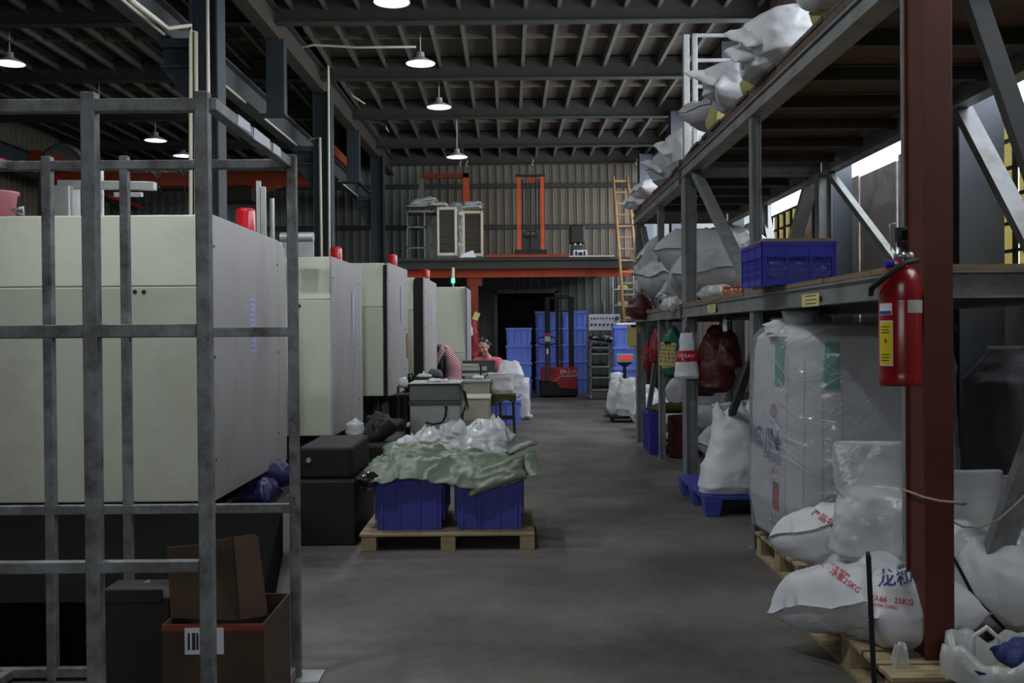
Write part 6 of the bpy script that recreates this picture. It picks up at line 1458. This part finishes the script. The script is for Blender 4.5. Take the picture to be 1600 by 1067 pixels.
for x in (X(850), X(896)): MB().cyl((x-.02, Ys+.25, .05), (x+.03, Ys+.25, .05), .05, n=16).build('wheel', rubber, t)

# tray trolley, control board, shelf, white light
t = thing('tray_trolley', (1.75, 19.4, 0), 'grey wheeled trolley full of dark trays at the end of the aisle', 'trolley')
x0, x1 = W(922, 600, 19.2).x, W(956, 600, 19.2).x; zt = W(930, 532, 19.2).z
for x in (x0, x1-.03):
    for y in (19.2, 19.65): MB().box(x, x+.03, y, y+.03, .09, zt).build('upright', rack_steel, t)
for k, py in enumerate((533, 543, 553, 573, 590, 609)):
    z = W(930, py, 19.2).z; MB().box(x0, x1, 19.2, 19.68, z-.012, z+.012).build('shelf', galv, t)
    if k: 
        b = MB(); random.seed(k)
        for q in range(6): b.box(x0+.05+.055*q, x0+.05+.055*q+.04, 19.25, 19.5, z+.014, z+.03+random.uniform(.01, .05))
        tg = b.build('small_parts', dark_brown, t); tg['kind'] = 'stuff'
for x in (x0+.015, x1-.015):
    for y in (19.22, 19.66): MB().cyl((x-.012, y, .045), (x+.012, y, .045), .045, n=14).build('caster', galv, t)
t = thing('control_board', (1.9, 19.9, 1.2), 'white control panel with rows of small knobs above the trolley', 'panel')
x0, x1, z0, z1 = W(920, 516, 19.8).x, W(969, 516, 19.8).x, W(930, 516, 19.8).z, W(930, 491, 19.8).z
MB().box(x0, x1, 19.8, 19.86, z0, z1).build('board', mat('panel_white', '#c9cad6', .5), t, bevel=.004)
for r, (py, n, m) in enumerate(((497, 9, blue_ink), (507, 7, ink))):
    for k in range(n):
        x = x0+.06+(x1-x0-.14)*k/(n-1); z = W(930, py, 19.8).z; MB().cyl((x, 19.80, z), (x, 19.775, z), .022 if r else .016, n=10).build('knob', m, t)
MB().cyl((x1-.06, 19.8, z1-.08), (x1-.06, 19.77, z1-.08), .04, n=14).build('round_dial', blue_ink, t)
for x in (x0+.04, x1-.06): MB().box(x, x+.025, 19.86, 19.89, 0, z0+.1).build('leg', rack_steel, t)
tag(sack('black_cloth', mat('black_white_sheet', '#22222a', .4, var=.2, dirt='#b8bac4', dscale=7, dlo=.58, dhi=.62), W(942, 530, 19.3), (.52, .45, .10), (0, .12, 0), 231, wr=.04, n=24), 'black and white crumpled plastic on top of the trolley', 'plastic')
t = thing('wall_shelf', (2.2, 20.6, 0), 'thin metal shelf unit holding small goods behind the wooden ladder', 'shelf')
x0, x1 = W(958, 460, 20.4).x, W(990, 460, 20.4).x
for x in (x0, x1): MB().box(x-.012, x+.012, 20.4, 20.43, 0, W(970, 430, 20.4).z).build('upright', galv, t)
for py in (452, 477, 500, 530):
    z = W(970, py, 20.4).z; MB().box(x0, x1, 20.4, 20.75, z-.012, z+.012).build('shelf_plate', galv, t)
for k, py in enumerate((446, 471)):
    p = W(972, py, 20.5); tag(sack('small_box', pallet_m, (p.x, 20.58, W(970, 452 if k == 0 else 477, 20.4).z+.03), (.26, .2, .12), (0, 0, .1), 241+k, wr=.01, n=12, flat=1), ['brown packet on the upper plate of the thin shelf', 'brown packet on the lower plate of the thin shelf'][k], 'packet')
p = W(944, 478, 22.53); tag(MB().cyl((p.x, 22.56, p.z-.15), (p.x, 22.56, p.z+.1), .022, n=10).build('door_handle_bar', galv), 'short pale vertical bar fixed on the dark wall above the control panel', 'bar')

# bins by the rack end, scale, white sacks
for k in range(4):
    copy_tree(PROTO, (W(982, 600, 17.0).x, 17.0, .352*k), label='light blue bin beside the electronic scale, %s of the stack' % ('bottom', 'second', 'third', 'top')[k], group='blue bins stacked at the back')
p = W(982, 502, 17.0); tag(sack('white_cloth', white_sack, (p.x, 17.0, 1.425), (.52, .4, .06), (0, 0, 0), 251, wr=.01, n=20), 'white sheet lying on the blue bins beside the scale', 'sheet')
t = thing('platform_scale', (W(975, 600, 15.2).x, 15.2, 0), 'electronic platform scale with red display on a pole', 'scale')
xs = W(975, 600, 15.2).x; zd = W(975, 560, 15.2).z
MB().box(xs-.25, xs+.25, 15.1, 15.7, .03, .10).build('platform', steel_grey, t, bevel=.01); MB().cyl((xs, 15.12, .1), (xs, 15.12, zd-.06), .025).build('pole', black_m, t)
MB().box(xs-.13, xs+.13, 15.05, 15.15, zd-.06, zd+.07).build('display_head', galv, t, bevel=.012); MB().box(xs-.07, xs+.10, 15.044, 15.05, zd-.01, zd+.04).build('display', mat('red_display', '#a03030', .4, emit=('#ff3030', .7)), t)
MB().hexa([(xs-.03, 15.08), (xs+.03, 15.08), (xs+.03, 15.14), (xs-.03, 15.14)], zd-.12, [(xs-.12, 15.06), (xs+.12, 15.06), (xs+.12, 15.15), (xs-.12, 15.15)], zd-.06).build('head_bracket', black_m, t)
for x in (xs-.2, xs+.2): MB().cyl((x, 15.2, 0), (x, 15.2, .03), .025, n=10).build('foot', black_m, t)
t = thing('dolly', (W(972, 650, 14.4).x, 14.5, 0), 'low black dolly under the two white plastic sacks', 'dolly')
xd = W(972, 650, 14.4).x; MB().box(xd-.17, xd+.22, 14.3, 14.75, .05, .10).build('dolly_deck', black_m, t, bevel=.008)
for x in (xd-.13, xd+.18):
    for y in (14.35, 14.7): MB().cyl((x-.015, y, .027), (x+.015, y, .027), .027, n=12).build('caster', rubber, t)
tag(blob('sack', white_sack, (W(964, 620, 14.6).x, 14.62, .10), [(0, .10, .10, 3), (.1, .14, .12, 3), (.35, .12, .1, 2.6), (.52, .07, .04, 2.4), (.60, .08, .02, 2.4)], 252, wr=.03, topfuzz=.05), 'white plastic sack with open neck beside the farthest rack post, rear one', 'sack')
tag(blob('sack', clearbag, (W(982, 625, 14.35).x, 14.36, .10), [(0, .14, .10, 3), (.1, .17, .12, 3), (.35, .16, .11, 2.6), (.48, .10, .05, 2.4), (.54, .11, .02, 2.4)], 253, wr=.035, topfuzz=.04), 'cloudy white plastic sack beside the farthest rack post, front one', 'sack')
for k, (x, y) in enumerate(((1.95, 13.3), (2.3, 14.1), (2.05, 15.9))):
    tag(sack('sack', white_sack, (x, y, .23), (.7, .6, .45), (0, 0, .3*k), 254+k, wr=.03, flat=1), ['white sack on the floor just past the rack end', 'white sack by the side wall past the rack end', 'white sack behind the electronic scale'][k], 'sack')

# wooden ladder leaning on the platform
t = thing('wooden_ladder', (1.95, 17.6, 0), 'long brown bamboo ladder leaning up past the platform', 'ladder')
La, Lb = W(975, 497, 17.6), W(958, 276, 17.9); d = (Lb-La).normalized(); foot = La-d*(La.z/d.z); tp = Lb
wd_ = Vector((.30, .02, 0))
MB().tube([foot, (foot+tp)/2, tp], [.030, .028, .024], 10).build('rail', bamboo, t); MB().tube([foot+wd_, (foot+tp)/2+wd_, tp+wd_*.85], [.030, .028, .024], 10).build('rail', bamboo, t)
n = 20
for k in range(n):
    q = foot+(tp-foot)*((k+.6)/n); w_ = wd_*(1-.15*(k/n)); MB().bar(q-w_*.04, q+w_*1.04, .028, .035, up=(0, .2, 1)).build('rung', bamboo, t)
# bags hanging at the orange column
p = W(739, 530, 18.6)
def hb2(px, py, Y, w, h, m, lb, seed):
    p = W(px, py, Y); o = blob('hanging_bag', m, (p.x, Y, p.z-h/2), [(0, w*.3, .04, 2.4), (h*.1, w*.5, .06, 2.2), (h*.5, w*.45, .05, 2.2), (h*.9, w*.18, .03, 2), (h, w*.05, .02, 2)], seed, wr=.03, f=7, nz=24, na=30)
    tag(o, lb, 'bag', 'bags hanging on the orange column'); MB().tube([(p.x, Y, p.z+h/2-.02), (p.x, Y+.1, p.z+h/2+.15), (-.66, 18.86, p.z+h/2+.2)], .004, 5).build('hanging_string', redbag, o)
hb2(738, 528, 18.6, .24, .85, redbag, 'long red plastic bag hanging on the orange column', 261); hb2(731, 513, 18.5, .16, .30, white_sack, 'small white bag hanging in front of the long red one', 262)
t = thing('hanging_note', W(744, 494, 18.55), 'yellow paper pinned above the red bag on the orange column', 'note'); p = W(744, 494, 18.55)
MB().obox(p, (.11, .004, .15), (0, .4, 0)).build('sheet', yellow_pap, t); MB().cyl(p+Vector((-.03, -.004, .06)), p+Vector((-.04, .335, .07)), .004, n=6).build('pin', galv, t)
